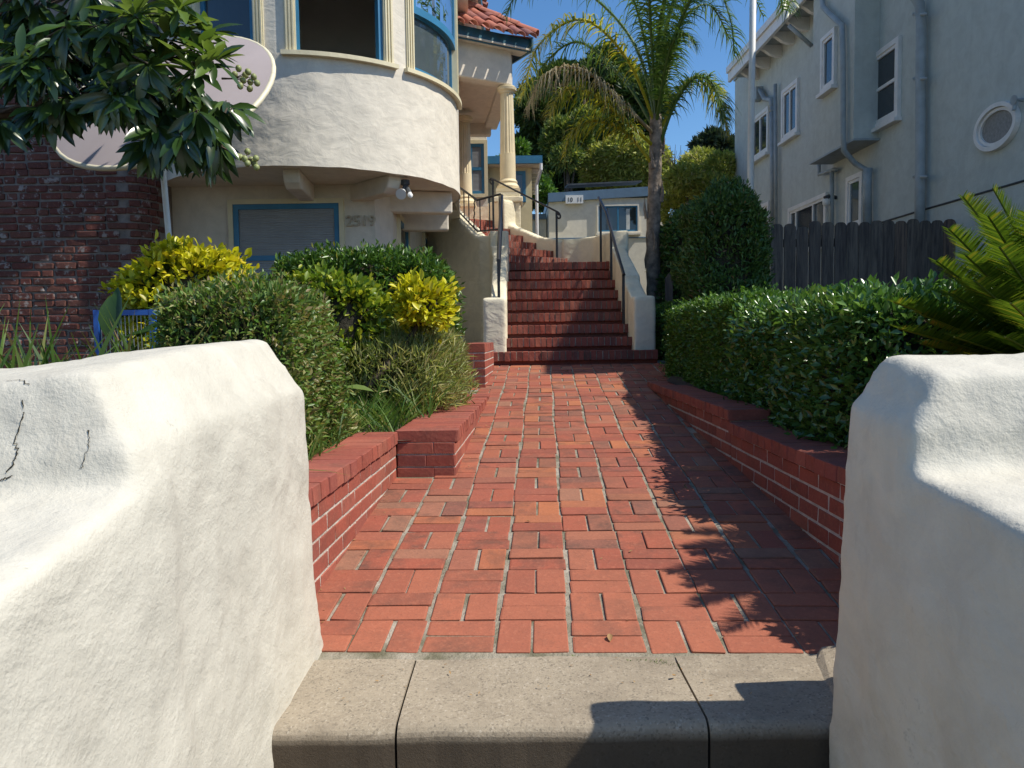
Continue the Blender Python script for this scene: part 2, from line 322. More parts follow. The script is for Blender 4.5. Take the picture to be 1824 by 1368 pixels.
# ------------------------------------------------------------------ leaf geometry
def nrm(a): return a / (np.linalg.norm(a, axis=1, keepdims=True) + 1e-9)
def leafgeo(C, D, N, L, Wd, fold=.2, curl=.12, detail=False):
    D = nrm(D); Sd = nrm(np.cross(D, N)); N = np.cross(Sd, D); n = len(C)
    L = np.broadcast_to(np.asarray(L, float).reshape(-1, 1), (n, 1)); Wd = np.broadcast_to(np.asarray(Wd, float).reshape(-1, 1), (n, 1))
    if not detail:
        V = np.stack([C, C + D*L*.5 + Sd*Wd*.5 + N*Wd*fold, C + D*L - N*L*curl, C + D*L*.5 - Sd*Wd*.5 + N*Wd*fold], 1).reshape(-1, 3)
        b = np.arange(n)[:, None]*4
        return V, [np.concatenate([b + [0, 1, 2], b + [0, 2, 3]])]
    def pt(t, s): return C + D*L*t + Sd*Wd*s*.5 + N*(Wd*fold*abs(s) - L*curl*t*t)
    st_ = [(.16, .5), (.4, .95), (.66, .9), (.87, .45)]
    cols = [C]
    for t_, w_ in st_: cols += [pt(t_, w_), pt(t_, 0), pt(t_, -w_)]
    cols.append(pt(1, 0)); V = np.stack(cols, 1).reshape(-1, 3); m = len(cols)
    b = np.arange(n)[:, None]*m
    tri = [b + [0,1,2], b + [0,2,3], b + [m-4,m-1,m-3], b + [m-3,m-1,m-2]]; quad = []
    for k in range(3):
        i = 1 + 3*k; quad += [b + [i,i+3,i+4,i+1], b + [i+1,i+4,i+5,i+2]]
    return V, [np.concatenate(tri), np.concatenate(quad)]
def leaves(name, mat, C, D, N, L, Wd, parent=None, **kw):
    g = {k: kw.pop(k) for k in ('fold', 'curl', 'detail') if k in kw}
    V, P = leafgeo(np.asarray(C), np.asarray(D), np.asarray(N), L, Wd, **g)
    return npmesh(name, V, P, mat, parent, smooth=bool(g.get('detail')), **kw)
def rnd(n): return rng.normal(size=(n, 3))
def bumps(P, amp, freq, seed):
    r = np.random.default_rng(seed); o = np.zeros(len(P))
    for _ in range(6):
        k = r.normal(size=3)*freq; o += np.sin(P @ k + r.uniform(0, 6.3))
    return o/6*amp*1.7
def shell(n, c, h, p=6, rot=0, amp=.04, freq=9, seed=1, depth=.07, bottom=False):
    """points and outward normals near the surface of a rounded box"""
    c = np.array(c, float); h = np.array(h, float)
    A = np.array([h[1]*h[2], h[1]*h[2], h[0]*h[2], h[0]*h[2], h[0]*h[1], h[0]*h[1]*(1 if bottom else .05)])
    f = rng.choice(6, n, p=A/A.sum()); q = rng.uniform(-1, 1, (n, 3)); ax = f//2; sg = np.where(f % 2 == 0, 1, -1)
    q[np.arange(n), ax] = sg
    r = (np.abs(q)**p).sum(1)**(1/p); q = q/r[:, None]
    Nn = nrm(np.sign(q)*np.abs(q)**(p-1)/h)
    P = q*h
    P = P + Nn*(bumps(P + c, amp, freq, seed) - np.abs(rng.exponential(depth, n)))[:, None]
    ca, sa = math.cos(rot), math.sin(rot); Rm = np.array([[ca, -sa, 0], [sa, ca, 0], [0, 0, 1]])
    return P @ Rm.T + c, Nn @ Rm.T
def rbox_mesh(c, h, p, rot, name, mat, parent, nseg=10):
    bm = bmesh.new(); bmesh.ops.create_cube(bm, size=2); bmesh.ops.subdivide_edges(bm, edges=bm.edges, cuts=nseg, use_grid_fill=True)
    for v in bm.verts:
        q = v.co; r = (abs(q.x)**p + abs(q.y)**p + abs(q.z)**p)**(1/p); q = q/r
        x, y, z = q.x*h[0], q.y*h[1], q.z*h[2]; ca, sa = math.cos(rot), math.sin(rot)
        k = 1 + .06*math.sin(9*x + 3*z) * math.sin(7*y + 2)
        v.co = (c[0] + (x*ca - y*sa)*k, c[1] + (x*sa + y*ca)*k, c[2] + z*k)
    me = bpy.data.meshes.new(name); bm.to_mesh(me); bm.free(); me.materials.append(mat)
    return link(bpy.data.objects.new(name, me), parent)
def bush(name, label, cat, c, h, n, L, Wd, mat, p=6, rot=0, amp=.04, freq=9, seed=1, depth=.06, group=None, core=.8, out=.7, up=.35, mat2=None, frac2=0, detail=False, stems=4, fold=.2, sprigs=0, cluster=1, base=None):
    bz = base if base is not None else c[2] - h[2]
    t = thing(name, (c[0], c[1], bz), label, cat, group)
    m = n//cluster
    P, Nn = shell(m, c, h, p, rot, amp, freq, seed, depth)
    if sprigs:
        k = rng.random(m) < sprigs; P[k] += Nn[k]*rng.uniform(.01, .07, (k.sum(), 1))
    if cluster > 1:
        P = np.repeat(P, cluster, 0); Nn = np.repeat(nrm(Nn + rnd(m)*.3), cluster, 0)
        P = P + rnd(len(P))*L*.12
    k = len(P)
    D = Nn*out + rnd(k)*.55 + np.array([0, 0, up]); Nl = Nn*.5 + rnd(k)*.6 + np.array([0, 0, .7])
    sz = rng.uniform(.65, 1.2, k)
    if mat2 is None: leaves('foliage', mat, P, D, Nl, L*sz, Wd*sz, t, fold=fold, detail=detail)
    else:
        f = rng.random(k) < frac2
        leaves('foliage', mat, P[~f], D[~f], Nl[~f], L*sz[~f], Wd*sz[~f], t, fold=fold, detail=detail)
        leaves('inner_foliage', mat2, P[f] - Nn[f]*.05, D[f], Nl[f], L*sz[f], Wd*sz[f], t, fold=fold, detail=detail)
    if core: rbox_mesh(c, [x*core for x in h], p, rot, 'dark_inside', M['inner_dark'], t)  # solid body painted near-black for the shade inside the foliage
    b = MB()
    for i in range(stems):
        a = 2*math.pi*i/stems; x, y = c[0] + math.cos(a)*h[0]*.4, c[1] + math.sin(a)*h[1]*.4
        b.tube([(x, y, bz - .04), (x + .02, y - .01, c[2]), (x + math.cos(a)*h[0]*.3, y + math.sin(a)*h[1]*.3, c[2] + h[2]*.6)], [.016, .012, .006], 6)
    b.build('stems', M['bark'], t)
    return t
# ------------------------------------------------------------------ brick meshes (shared)
def unit_brick(seed, bev=.06, jit=.035):
    r = random.Random(seed); bm = bmesh.new(); bmesh.ops.create_cube(bm, size=2)
    for v in bm.verts: v.co += Vector([r.uniform(-jit, jit) for _ in range(3)])
    bmesh.ops.bevel(bm, geom=list(bm.edges), offset=bev, segments=1, affect='EDGES')
    me = bpy.data.meshes.new('brick'); bm.to_mesh(me); bm.free(); return me
def brick_set(mat, k=5, **kw):
    out = []
    for i in range(k):
        me = unit_brick(i + 3, **kw); me.materials.append(mat); out.append(me)
    return out
BR = {k: brick_set(M[k]) for k in ('pathbrick', 'newbrick', 'stairbrick', 'wallbrick')}
BR['oldbrick'] = brick_set(M['oldbrick'], 6, bev=.16, jit=.07)
def brick(kind, c, ex, ey, ez, dims, parent, name='brick', jit=0.):
    me = random.choice(BR[kind]); o = bpy.data.objects.new(name, me); COL.objects.link(o)
    o.parent = parent
    Rm = Matrix((Vector(ex).normalized(), Vector(ey).normalized(), Vector(ez).normalized())).transposed()
    if jit: Rm = Matrix.Rotation(random.gauss(0, jit), 3, Vector(ez)) @ Rm
    Sm = Matrix.Diagonal([d/2 for d in dims])
    o.matrix_local = Matrix.Translation(Vector(c) - WLOC.get(parent.name, Vector())) @ (Rm @ Sm).to_4x4()
    return o
def brick_join(kind, items, parent, name='brick'):
    src = [np.array([v.co for v in me.vertices]) for me in BR[kind]]
    fl = [[tuple(p.vertices) for p in me.polygons] for me in BR[kind]]
    mb = MB()
    for (c, ex, ey, ez, dims) in items:
        i = random.randrange(len(src)); A = np.array([Vector(ex).normalized()*dims[0]/2, Vector(ey).normalized()*dims[1]/2, Vector(ez).normalized()*dims[2]/2])
        mb.add(src[i] @ A + np.array(c), fl[i])
    o = mb.build(name, BR[kind][0].materials[0], parent); o['kind'] = 'stuff'; return o
X_, Y_, Z_ = Vector((1,0,0)), Vector((0,1,0)), Vector((0,0,1))

# ================================================================== SETTING
b = MB(); b.add([(-600,-600,-.02),(600,-600,-.02),(600,900,-.02),(-600,900,-.02)], [(0,1,2,3)]); b.build('ground', M['asphalt'], kind='structure')
b = MB(); b.box((-12,-4,-.015),(12,1.1,.0)); b.build('sidewalk', M['concrete'], kind='structure')
# path frame
AZ = R(2.405); SLP = math.atan(.09606)
PO = Vector((.061, 2.162, .589)); PU = Vector((math.cos(AZ), -math.sin(AZ), 0)); PV = Vector((math.sin(AZ)*math.cos(SLP), math.cos(AZ)*math.cos(SLP), math.sin(SLP))); PN = PU.cross(PV)
PVH = Vector((math.sin(AZ), math.cos(AZ), 0))
def PP(u, v, h=0): return PO + PU*u + PV*v + PN*h
def pathz(x, y):
    d = Vector((x - PO.x, y - PO.y, 0)); return PO.z + d.dot(PVH)*math.tan(SLP)
# landing: three slabs with rounded nosing, a lower step below
land = thing('concrete_step', (.2, 1.9, .3), 'speckled concrete doorstep slabs at the foot of the brick path', 'step'); land['kind'] = 'structure'
del land['category']
def slab(x0, x1, y0, y1, zt, zb, j=0):
    prof = []
    rr = .035
    prof += [(y1, zb), (y0, zb), (y0, zt - rr)]
    for k in range(1, 6):
        a = math.pi/2*k/5; prof.append((y0 + rr - rr*math.cos(a), zt - rr + rr*math.sin(a)))
    n0 = max(4, int((x1-x0)/.03)); prof += [(y0 + (y1-y0)*.35, zt), (y0 + (y1-y0)*.7, zt), (y1, zt)]
    mb = MB(); vs = []; n = len(prof)
    for i in range(n0 + 1):
        x = x0 + (x1-x0)*i/n0; 
        for k, (y, z) in enumerate(prof): vs.append((x, y + (.0018*math.sin(x*23) + .001*math.sin(x*61) if 2 <= k <= 7 else 0) , z + .003*math.sin(x*11 + y*9)))
    fs = [(i*n + k, i*n + (k+1) % n, (i+1)*n + (k+1) % n, (i+1)*n + k) for i in range(n0) for k in range(n)]
    fs = [f[::-1] for f in fs] + [tuple(range(n)), tuple(n0*n + k for k in range(n))[::-1]]
    return mb.add(vs, fs)
for (x0, x1) in ((-.75, -.287), (-.281, .447), (.453, 1.2)):
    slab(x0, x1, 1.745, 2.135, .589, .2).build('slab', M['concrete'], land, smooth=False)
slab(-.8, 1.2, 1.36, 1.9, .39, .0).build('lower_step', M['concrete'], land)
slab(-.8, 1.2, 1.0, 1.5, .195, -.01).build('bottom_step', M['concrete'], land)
b = MB(); 
b.add([PP(-.95, -.035, -.004) , PP(1.3, -.035, -.004), PP(1.3, .2, -.004), PP(-.95, .2, -.004), PP(-.95, -.035, -.2), PP(1.3, -.035, -.2), PP(1.3, .2, -.2), PP(-.95, .2, -.2)], [(0,1,2,3),(4,7,6,5),(0,4,5,1),(1,5,6,2),(2,6,7,3),(3,7,4,0)])
b.build('mortar_strip', M['mortar'], land)

# brick path
path = MB()
path.add([PP(-.95, -.02, -.007), PP(1.35, -.02, -.007), PP(1.35, 4.6, -.007), PP(2.6, 4.6, -.007), PP(2.6, 6.6, -.007), PP(-.95, 6.6, -.007)], [(0,1,2,3,4,5)])
path = path.build('brick_path', M['mortar'], kind='structure')
def wr(v): return 1.16 - .034*v if v < 4.72 else 2.3
def wl(v): return -.82 if v < 1.83 else (-.50 if v < 4.75 else -.62)
items = []
rp, cp = .2035, .22
for r_ in range(31):
    v0 = .008 + r_*rp
    for k in range(-5, 11):
        u0 = .10 + .22*k + .006*math.sin(r_*.7 + k)
        uc, vc = u0 + .11, v0 + rp/2
        H = (r_ + k) % 2 == 0
        kind = 'newbrick' if r_ < 3 else 'pathbrick'
        for s in (-1, 1):
            jit = lambda a: random.gauss(0, a)
            if H: cu, cv, du, dv = uc + jit(.0015), vc + s*.0505, .2065, .0945
            else: cu, cv, du, dv = uc + s*.0545 + jit(.0015), vc, .0975, .1965
            if cu < wl(cv) - .01 or cu > wr(cv) + .03: continue
            a = jit(.008); ex = PU*math.cos(a) + PV*math.sin(a); ey = PV*math.cos(a) - PU*math.sin(a)
            t1, t2 = (jit(.006), jit(.006)) if r_ < 3 else (jit(.009), jit(.009)); ez = (PN + PU*t1 + PV*t2).normalized(); 
            items.append((cv, kind, PP(cu, cv, -.03 + jit(.0012 if r_ < 3 else .0017)), ex, ey, ez, (du + jit(.002), dv + jit(.0015), .06)))
items.sort(key=lambda q: q[0])
for q in items[:300]: brick(q[1], q[2], q[3], q[4], q[5], q[6], path)
brick_join('pathbrick', [q[2:] for q in items[300:]], path, 'far_brick')

# garden soil
def soil(name, pts):
    b = MB(); n = len(pts); b.add(pts, [tuple(range(n))]); return b.build(name, M['soil'], kind='structure')
soil('garden_soil', [(-9,2.0,.93),(-.78,2.0,.93),(-.70,4.0,.96),(-.42,4.1,.96),(-.36,6.6,1.0),(-.38,8.3,1.18),(-.2,9.0,1.2),(-.2,12.9,1.3),(-9,12.9,1.3)])
soil('garden_soil_right', [(1.32,2.1,.93),(9,2.1,.93),(9,8.6,1.15),(1.9,8.6,1.15),(1.35,6.7,1.1)])
soil('back_yard', [(-14,12.9,1.28),(-.2,12.9,1.28),(-.2,8.6,1.12),(12,8.6,1.13),(40,60,2.2),(-40,60,2.2)])

# ================================================================== GATE WALLS
def gatewall(name, label, parts, seed, vox=.014):
    mb = MB()
    for P in parts: mb.hull8(P)
    o = mb.build(name, M['gatewall'], smooth=True, label=label, cat='wall')
    m = o.modifiers.new('r', 'REMESH'); m.mode = 'VOXEL'; m.voxel_size = vox; m.use_smooth_shade = True
    m = o.modifiers.new('s', 'SMOOTH'); m.iterations = 16 if seed == 1 else 11; m.factor = .6
    for i, (sc, st) in enumerate(((.42, .03), (.11, .010), (.03, .0035))):
        tx = bpy.data.textures.new(name + str(i), 'CLOUDS'); tx.noise_scale = sc; tx.noise_depth = 2
        d = o.modifiers.new('d', 'DISPLACE'); d.texture = tx; d.strength = st; d.texture_coords = 'GLOBAL'; d.mid_level = .5
    return o
def hexa(x0, x1, y0, y1, z0, z1, bx0=0, bx1=0, by0=0, by1=0, tz=(0,0,0,0), bz=(0,0,0,0)):
    return [(x0-bx0,y0-by0,z0+bz[0]),(x1+bx1,y0-by0,z0+bz[1]),(x1+bx1,y1+by1,z0+bz[2]),(x0-bx0,y1+by1,z0+bz[3]),(x0,y0,z1+tz[0]),(x1,y0,z1+tz[1]),(x1,y1,z1+tz[2]),(x0,y1,z1+tz[3])]
gatewall('stucco_gate_wall', 'white stucco garden wall with a stepped ledge, left of the entrance', [
    hexa(-3.2, -.60, 1.20, 2.24, -.05, 1.365, 0, .05, .0, .02, tz=(-.26,-.03,.0,-.22)),
    hexa(-3.2, -.69, 1.26, 2.19, 1.355, 1.51, 0, .09, .055, .045, tz=(-.31,-.045,.0,-.27), bz=(-.265,-.035,-.005,-.225)),
    hexa(-3.2, -.585, .78, 1.3, -.05, 1.285, 0, .05, .06, 0, tz=(-.12,-.08,.0,-.04))], 1)
GWL = bpy.data.objects['stucco_gate_wall']
def crack(px, Y, w=.0013):
    pts = []
    for (a, c), (a2, c2) in zip(px[:-1], px[1:]):
        for t in np.linspace(0, 1, 8, endpoint=False): pts.append(W(a + (a2-a)*t + random.gauss(0, 1.6), c + (c2-c)*t + random.gauss(0, 1.6), Y))
    o = MB().tube(pts, [w*random.uniform(.5, 1.2) for _ in pts], 4).build('crack', M['inner_dark'], GWL)
    m = o.modifiers.new('w', 'SHRINKWRAP'); m.target = GWL; m.wrap_method = 'NEAREST_SURFACEPOINT'; m.wrap_mode = 'ABOVE_SURFACE'; m.offset = .0015
crack([(8,690),(22,730),(18,775),(30,810),(26,850)], 1.21); crack([(26,850),(0,862)], 1.2); crack([(10,680),(40,690),(70,700)], 1.28, .0008)
crack([(150,760),(160,800),(150,845)], 1.21, .0007)
gatewall('stucco_gate_wall', 'cream stucco garden wall in shade with a low ledge, right of the entrance', [
    hexa(.748, 3.4, 1.44, 1.73, -.05, 1.34, .065, 0, .0, .0, tz=(-.02,-.0,.0,-.0)),
    hexa(.82, 3.4, 1.475, 1.705, 1.33, 1.455, .07, 0, .034, .024, tz=(-.03,-.02,.0,.0), bz=(-.02,0,0,0)),
    hexa(.743, 3.4, .95, 1.55, -.05, 1.25, .07, 0, .04, 0, tz=(-.05,-.03,.0,.0)),
    hexa(.875, 3.4, 1.6, 1.89, -.05, 1.02, .0, 0, .0, .0)], 2)  # the last block is hidden, added to cast the square doorstep shadow
# broken wedge of old footing beside the doorstep
b = MB(); b.add([(.74,1.76,.56),(.90,1.74,.56),(.98,2.14,.56),(.85,2.16,.56),(.775,1.77,.59),(.90,1.75,.62),(.97,2.13,.625),(.875,2.15,.605),(.75,1.95,.56),(.82,1.96,.60)],
    [(4,5,6,7,9),(0,4,9,8),(8,9,7,3),(0,1,5,4),(1,2,6,5),(2,3,7,6)])
b.build('concrete_chunk', M['concrete'], bevel=.008, label='broken grey concrete wedge between the doorstep and the right gate wall', cat='rubble')

# ================================================================== LOW BRICK WALLS
def lowwall(t, u0, u1, v0, v1, ztop, inner, capoh=.012, endcap=True, skew=0.):
    """wall from v0 to v1 (horizontal metres along the path), horizontal courses; inner=+1 when its face looks to +u"""
    def Q(u, v, z): p = PO + PU*(u + skew*v) + PVH*v; return Vector((p.x, p.y, z))
    WV = (PVH + PU*skew).normalized(); WU = WV.cross(Z_)
    um = (u0 + u1)/2; th = abs(u1 - u0)
    zb0 = PO.z + v0*math.tan(SLP) - .04; 
    mb = MB(); P = [Q(u0+.006*0, v0+.006, zb0), Q(u1, v0+.006, zb0), Q(u1, v1-.006, zb0), Q(u0, v1-.006, zb0)]
    lo, hi = min(u0, u1) + .0035, max(u0, u1) - .0035
    P = [Q(lo, v0+.008, zb0), Q(hi, v0+.008, zb0), Q(hi, v1-.007, zb0), Q(lo, v1-.007, zb0)]
    P += [Vector((p.x, p.y, ztop - .058)) for p in P]
    mb.hull8(P).build('mortar_core', M['mortar_pale'], t)
    n = int(round((v1 - v0)/.103)); pt = (v1 - v0)/n
    for i in range(n):
        v = v0 + (i+.5)*pt
        brick('wallbrick', Q(um + inner*capoh/2, v, ztop - .031 + random.gauss(0,.001)), WU, WV, Z_, (th + capoh, pt - .005, .062), t, 'cap_brick')
    z = ztop - .066; c = 0
    zmin = PO.z + v0*math.tan(SLP)
    while z > zmin - .01:
        zc = z - .03
        L = .205; off = (c % 2)*.5*L
        v = v0 - off
        while v < v1 - .01:
            a, e = max(v, v0), min(v + L, v1)
            if e - a > .03 and zc + .03 > PO.z + a*math.tan(SLP) :
                for face in ((inner,)):
                    uu = (max(u0, u1) - .05) if face > 0 else (min(u0, u1) + .05)
                    brick('wallbrick', Q(uu, (a+e)/2, zc), WU, WV, Z_, (.1, e - a - .011, .056), t)
            v += L
        # end face bricks
        if endcap and zc + .03 > PO.z + v0*math.tan(SLP):
            us = [lo, (lo + hi)/2 if c % 2 else lo + th*.62, hi]
            for a, e in zip(us[:-1], us[1:]):
                brick('wallbrick', Q((a+e)/2, v0 + .045, zc), WU, WV, Z_, (e - a - .006 + .006, .096, .057), t)
        z -= .067; c += 1
lw = thing('low_brick_wall', (-.7, 4.0, .75), 'low red brick planter wall, sunlit, along the left side of the path', 'brick wall')
lowwall(lw, -.97, -.76, .05, 1.87, 1.005, 1, endcap=False)
lowwall(lw, -.76, -.445, 1.87, 4.75, 1.012, 1)
rw = thing('low_brick_wall', (1.2, 4.5, .8), 'low red brick planter wall in shade along the right side of the path', 'brick wall')
lowwall(rw, 1.345, 1.125, .05, 2.1, 1.015, -1, endcap=False, skew=-.034)
lowwall(rw, 1.343, 1.123, 2.1, 4.75, 1.085, -1, skew=-.034)
bp = thing('brick_pier', (-.4, 7.4, 1.05), 'short red brick pier at the end of the left planter wall beside the stairs', 'pier')
def pier(t, u0, u1, v0, v1, ztop):
    def Q(u, v, z): p = PO + PU*u + PVH*v; return Vector((p.x, p.y, z))
    zb = .98; P = [Q(u0+.004, v0+.009, zb), Q(u1-.004, v0+.009, zb), Q(u1-.004, v1-.004, zb), Q(u0+.004, v1-.004, zb)]
    P += [Vector((p.x, p.y, ztop - .02)) for p in P]; MB().hull8(P).build('mortar_core', M['mortar_pale'], t)
    z = ztop; c = 0
    while z > 1.0:
        h = .085 if c == 0 else .064; zc = z - h/2; L = .103 if c == 0 else .205
        v = v0 - (0 if c % 2 == 0 else L/2)
        while v < v1 - .01:
            a, e = max(v, v0), min(v + L, v1)
            if e - a > .03: brick('wallbrick', Q(u1 - (.105 if c == 0 else .05), (a+e)/2, zc), PU, PVH, Z_, (.212 if c == 0 else .1, e - a - .008, h - (.004 if c == 0 else .007)), t)
            v += L
        if c: brick('wallbrick', Q((u0+u1-.104)/2, v0 + .047, zc), PU, PVH, Z_, (u1 - u0 - .108, .097, h - .008), t)
        z -= h + .006; c += 1
pier(bp, -.71, -.50, 4.76, 5.98, 1.447)

# ================================================================== STAIRS
st = thing('brick_staircase', (.7, 9.5, 1.2), 'red brick staircase turning left up to the porch', 'staircase')
ND, TR = .147, .28
SX0, SX1 = -.06, 1.37
stepY = lambda i: 8.40 + TR*(i-1)
stepZ = lambda i: 1.338 + ND*(i-1)
nb = 0
for i in range(1, 10):
    x0, x1 = (SX0, SX1 + .005) if i > 1 else (-.215, 1.60)
    y, z = stepY(i), stepZ(i); yend = stepY(i+1) + .12 if i < 9 else 13.3
    mb = MB(); mb.box((x0+.004*i/9, y + .045, z - ND - .02), (x1-.004*i/9, yend, z - .012))
    mb.build('step', M['stairbrick'], st)
    n = int(round((x1-x0)/.0665)); pt = (x1-x0)/n
    for k in range(n):
        if random.random() < .0: continue
        brick('stairbrick', Vector((x0 + pt*(k+.5), y + .09 + random.gauss(0,.002), z - .0525 + random.gauss(0,.0012))), X_, Y_, Z_, (pt - random.uniform(.006,.011), .2, .103), st, jit=.008)
    MB().box((x0+.006, y - .004, z - .095), (x1-.006, y + .18, z - .006)).build('mortar_bed', M['mortar'], st)
    if i < 9:
        MB().box((x0+.012, y + .192, z - .05), (x1-.012, yend-.02, z - .006)).build('tread', M['stairbrick'], st)
UE = Vector((.83, .56, 0)).normalized(); UF = Vector((-UE.y, UE.x, 0))
Rend = [Vector((.86, 11.62, 0)) + Vector((-.192, .262, 0))*i for i in range(6)]
for j in range(6):
    z = stepZ(9) + ND*(j+1); Rr = Rend[j]; ln = 1.36
    mb = MB(); mb.obox(Rr, -UE, UF, Z_, (0.005, ln), (.045, .6 if j < 5 else 2.8), (z - ND - .05, z - .012)); mb.build('step', M['stairbrick'], st)
    MB().obox(Rr, -UE, UF, Z_, (0.01, ln-.01), (-.004, .18), (z - .095, z - .005)).build('mortar_bed', M['mortar_pale'], st)
    n = int(round(ln/.0665)); pt = ln/n
    for k in range(n):
        brick('stairbrick', Rr - UE*(pt*(k+.5)) + UF*(.09) + Vector((0,0,z - .0525 + random.gauss(0,.0012))), UE, UF, Z_, (pt - random.uniform(.006,.010), .2, .103), st, jit=.008)

def solid(name, P, label=None, parent=None, mat='cheek', cat=None, dsp=.012, vox=.03, smooth=5):
    mb = MB()
    for p in P: mb.hull8(p)
    o = mb.build(name, M[mat], parent, smooth=True, label=label, cat=cat)
    m = o.modifiers.new('r', 'REMESH'); m.mode = 'VOXEL'; m.voxel_size = vox; m.use_smooth_shade = True
    m = o.modifiers.new('s', 'SMOOTH'); m.iterations = smooth; m.factor = .5
    tx = bpy.data.textures.new(name, 'CLOUDS'); tx.noise_scale = .14; tx.noise_depth = 3
    d = o.modifiers.new('d', 'DISPLACE'); d.texture = tx; d.strength = dsp; d.texture_coords = 'GLOBAL'; d.mid_level = .5
    return o
def slopebox(x0, x1, y0, y1, zb, z0, z1):
    return [(x0,y0,zb),(x1,y0,zb),(x1,y1,zb),(x0,y1,zb),(x0,y0,z0),(x1,y0,z0),(x1,y1,z1),(x0,y1,z1)]
# right cheek wall with pier
solid('stair_cheek_wall', [slopebox(1.36, 1.60, 8.52, 8.83, 1.2, 1.935, 1.935), slopebox(1.36, 1.56, 8.80, 9.35, 1.2, 1.95, 2.17), slopebox(1.36, 1.56, 9.3, 10.5, 1.2, 2.22, 2.70), slopebox(1.36, 1.60, 10.45, 10.82, 1.2, 2.905, 2.925)],
      'cream stucco stair wall with square pier on the right of the lower steps', cat='wall', vox=.022, smooth=3)
solid('stair_cheek_wall', [slopebox(-.31, -.055, 8.50, 8.80, 1.15, 1.935, 1.935), slopebox(-.23, -.045, 8.78, 10.25, 1.15, 1.95, 2.60), slopebox(-.25, -.03, 10.2, 10.55, 1.15, 2.70, 2.70), slopebox(-.28, -.02, 10.5, 10.72, 1.15, 2.935, 2.945)],
      'cream stucco stair wall with rough pier on the left of the lower steps', cat='wall', vox=.022, smooth=3)
# flank wall of the upper flight
def vwall(pts, th, zb, side=1):
    """wall along plan points (x,y,ztop)"""
    out = []
    for (a, c) in zip(pts[:-1], pts[1:]):
        d = Vector((c[0]-a[0], c[1]-a[1], 0)).normalized(); nn = Vector((-d.y, d.x, 0))*th*side
        e = d*.01
        A, C = Vector((a[0],a[1],0)) - e, Vector((c[0],c[1],0)) + e
        q = [A, C, C + nn, A + nn]
        if side < 0: q = [A + nn, C + nn, C, A]; zt = [a[2], c[2], c[2], a[2]]
        else: zt = [a[2], c[2], c[2], a[2]]
        out.append([(p.x, p.y, zb) for p in q] + [(p.x, p.y, z) for p, z in zip(q, zt)])
    return out
solid('stair_flank_wall', vwall([(-.12,10.45,2.90),(-.42,10.66,2.88),(-.5,10.78,2.93),(-.93,11.42,3.45),(-1.02,11.55,3.72),(-1.5,12.3,3.9)], .2, 1.15, -1),
      'cream stucco wall flanking the turning upper steps below the railing', cat='wall', vox=.03, smooth=4)
solid('stair_outer_wall', vwall([(1.60,10.62,2.92),(1.56,11.30,2.98),(1.40,11.72,2.99),(1.12,11.93,2.98),(.83,11.96,2.97),(.55,12.20,3.05),(.06,12.82,3.36)], .18, 1.15, 1) +
      vwall([(.10,12.76,3.72),(-.16,13.08,3.74)], .26, 1.15, 1),
      'cream stucco wall curving round the outer side of the stair landing', cat='wall', vox=.03, smooth=4)

# handrails
def scroll(p, d, r=.045, turns=1.15, flip=1):
    out = []
    for k in range(15):
        a = 2*math.pi*turns*k/14; q = r*(1 - .55*k/14)
        out.append(Vector(p) + Vector(d)*(math.sin(a)*q) - Z_*(r - math.cos(a)*q)*flip)
    return out
h = thing('handrail', (1.31, 9.5, 1.9), 'black iron handrail on slim posts along the right of the lower steps', 'handrail', 'stair handrails')
xr = 1.315
rail = [Vector((xr, 8.98, 2.20)), Vector((xr, 9.6, 2.56)), Vector((xr, 10.6, 3.18)), Vector((xr-.02, 11.3, 3.50))]
MB().tube(rail, .02, 8).build('rail', M['black'], h)
for (y, zt, zb) in ((9.02, 2.21, stepZ(3)-.04), (10.1, 2.87, stepZ(7)-.02), (11.25, 3.47, stepZ(9)-.04)):
    MB().box((xr-.015, y-.015, zb), (xr+.015, y+.015, zt)).build('post', M['black'], h)
h = thing('handrail', (-.1, 9.6, 1.95), 'black iron railing with balusters on top of the left stair wall', 'handrail', 'stair handrails')
xl = -.135
pts = [Vector((xl, 8.78, 2.36)), Vector((xl+.01, 9.4, 2.75)), Vector((xl+.03, 10.62, 3.42))]
MB().tube(pts, .022, 8).build('rail', M['black'], h)
MB().tube([p - Z_*.34 for p in pts], .012, 6).build('lower_rail', M['black'], h)
MB().box((xl-.016, 8.77, 1.9), (xl+.016, 8.80, 2.38)).build('post', M['black'], h)
MB().box((xl+.012, 10.60, 2.9), (xl+.044, 10.63, 3.44)).build('post', M['black'], h)
for k in range(1, 16):
    y = 8.78 + 1.84*k/16; z = 2.36 + (3.42-2.36)*k/16 + .02
    MB().box((xl-.006+.02*k/16, y-.006, z-.36), (xl+.006+.02*k/16, y+.006, z)).build('baluster', M['black'], h)
h = thing('handrail', (-.6, 11, 2.95), 'black iron railing with twisted balusters up the left side of the turning steps', 'handrail', 'stair handrails')
fp = [Vector((-.12,10.60,3.44)), Vector((-.45,10.80,3.40)), Vector((-.85,11.38,3.78)), Vector((-1.15,11.85,4.1))]
lp = [Vector((-.14,10.62,2.97)), Vector((-.45,10.80,2.97)), Vector((-.85,11.38,3.45)), Vector((-1.15,11.85,3.8))]
MB().tube(fp, .016, 8).build('rail', M['black'], h); MB().tube(lp, .012, 6).build('lower_rail', M['black'], h)
def along(P, t):
    L = [(a-c).length for a, c in zip(P[1:], P[:-1])]; d = t*sum(L)
    for a, c, l in zip(P[:-1], P[1:], L):
        if d <= l: return a + (c-a)*(d/l)
        d -= l
    return P[-1]
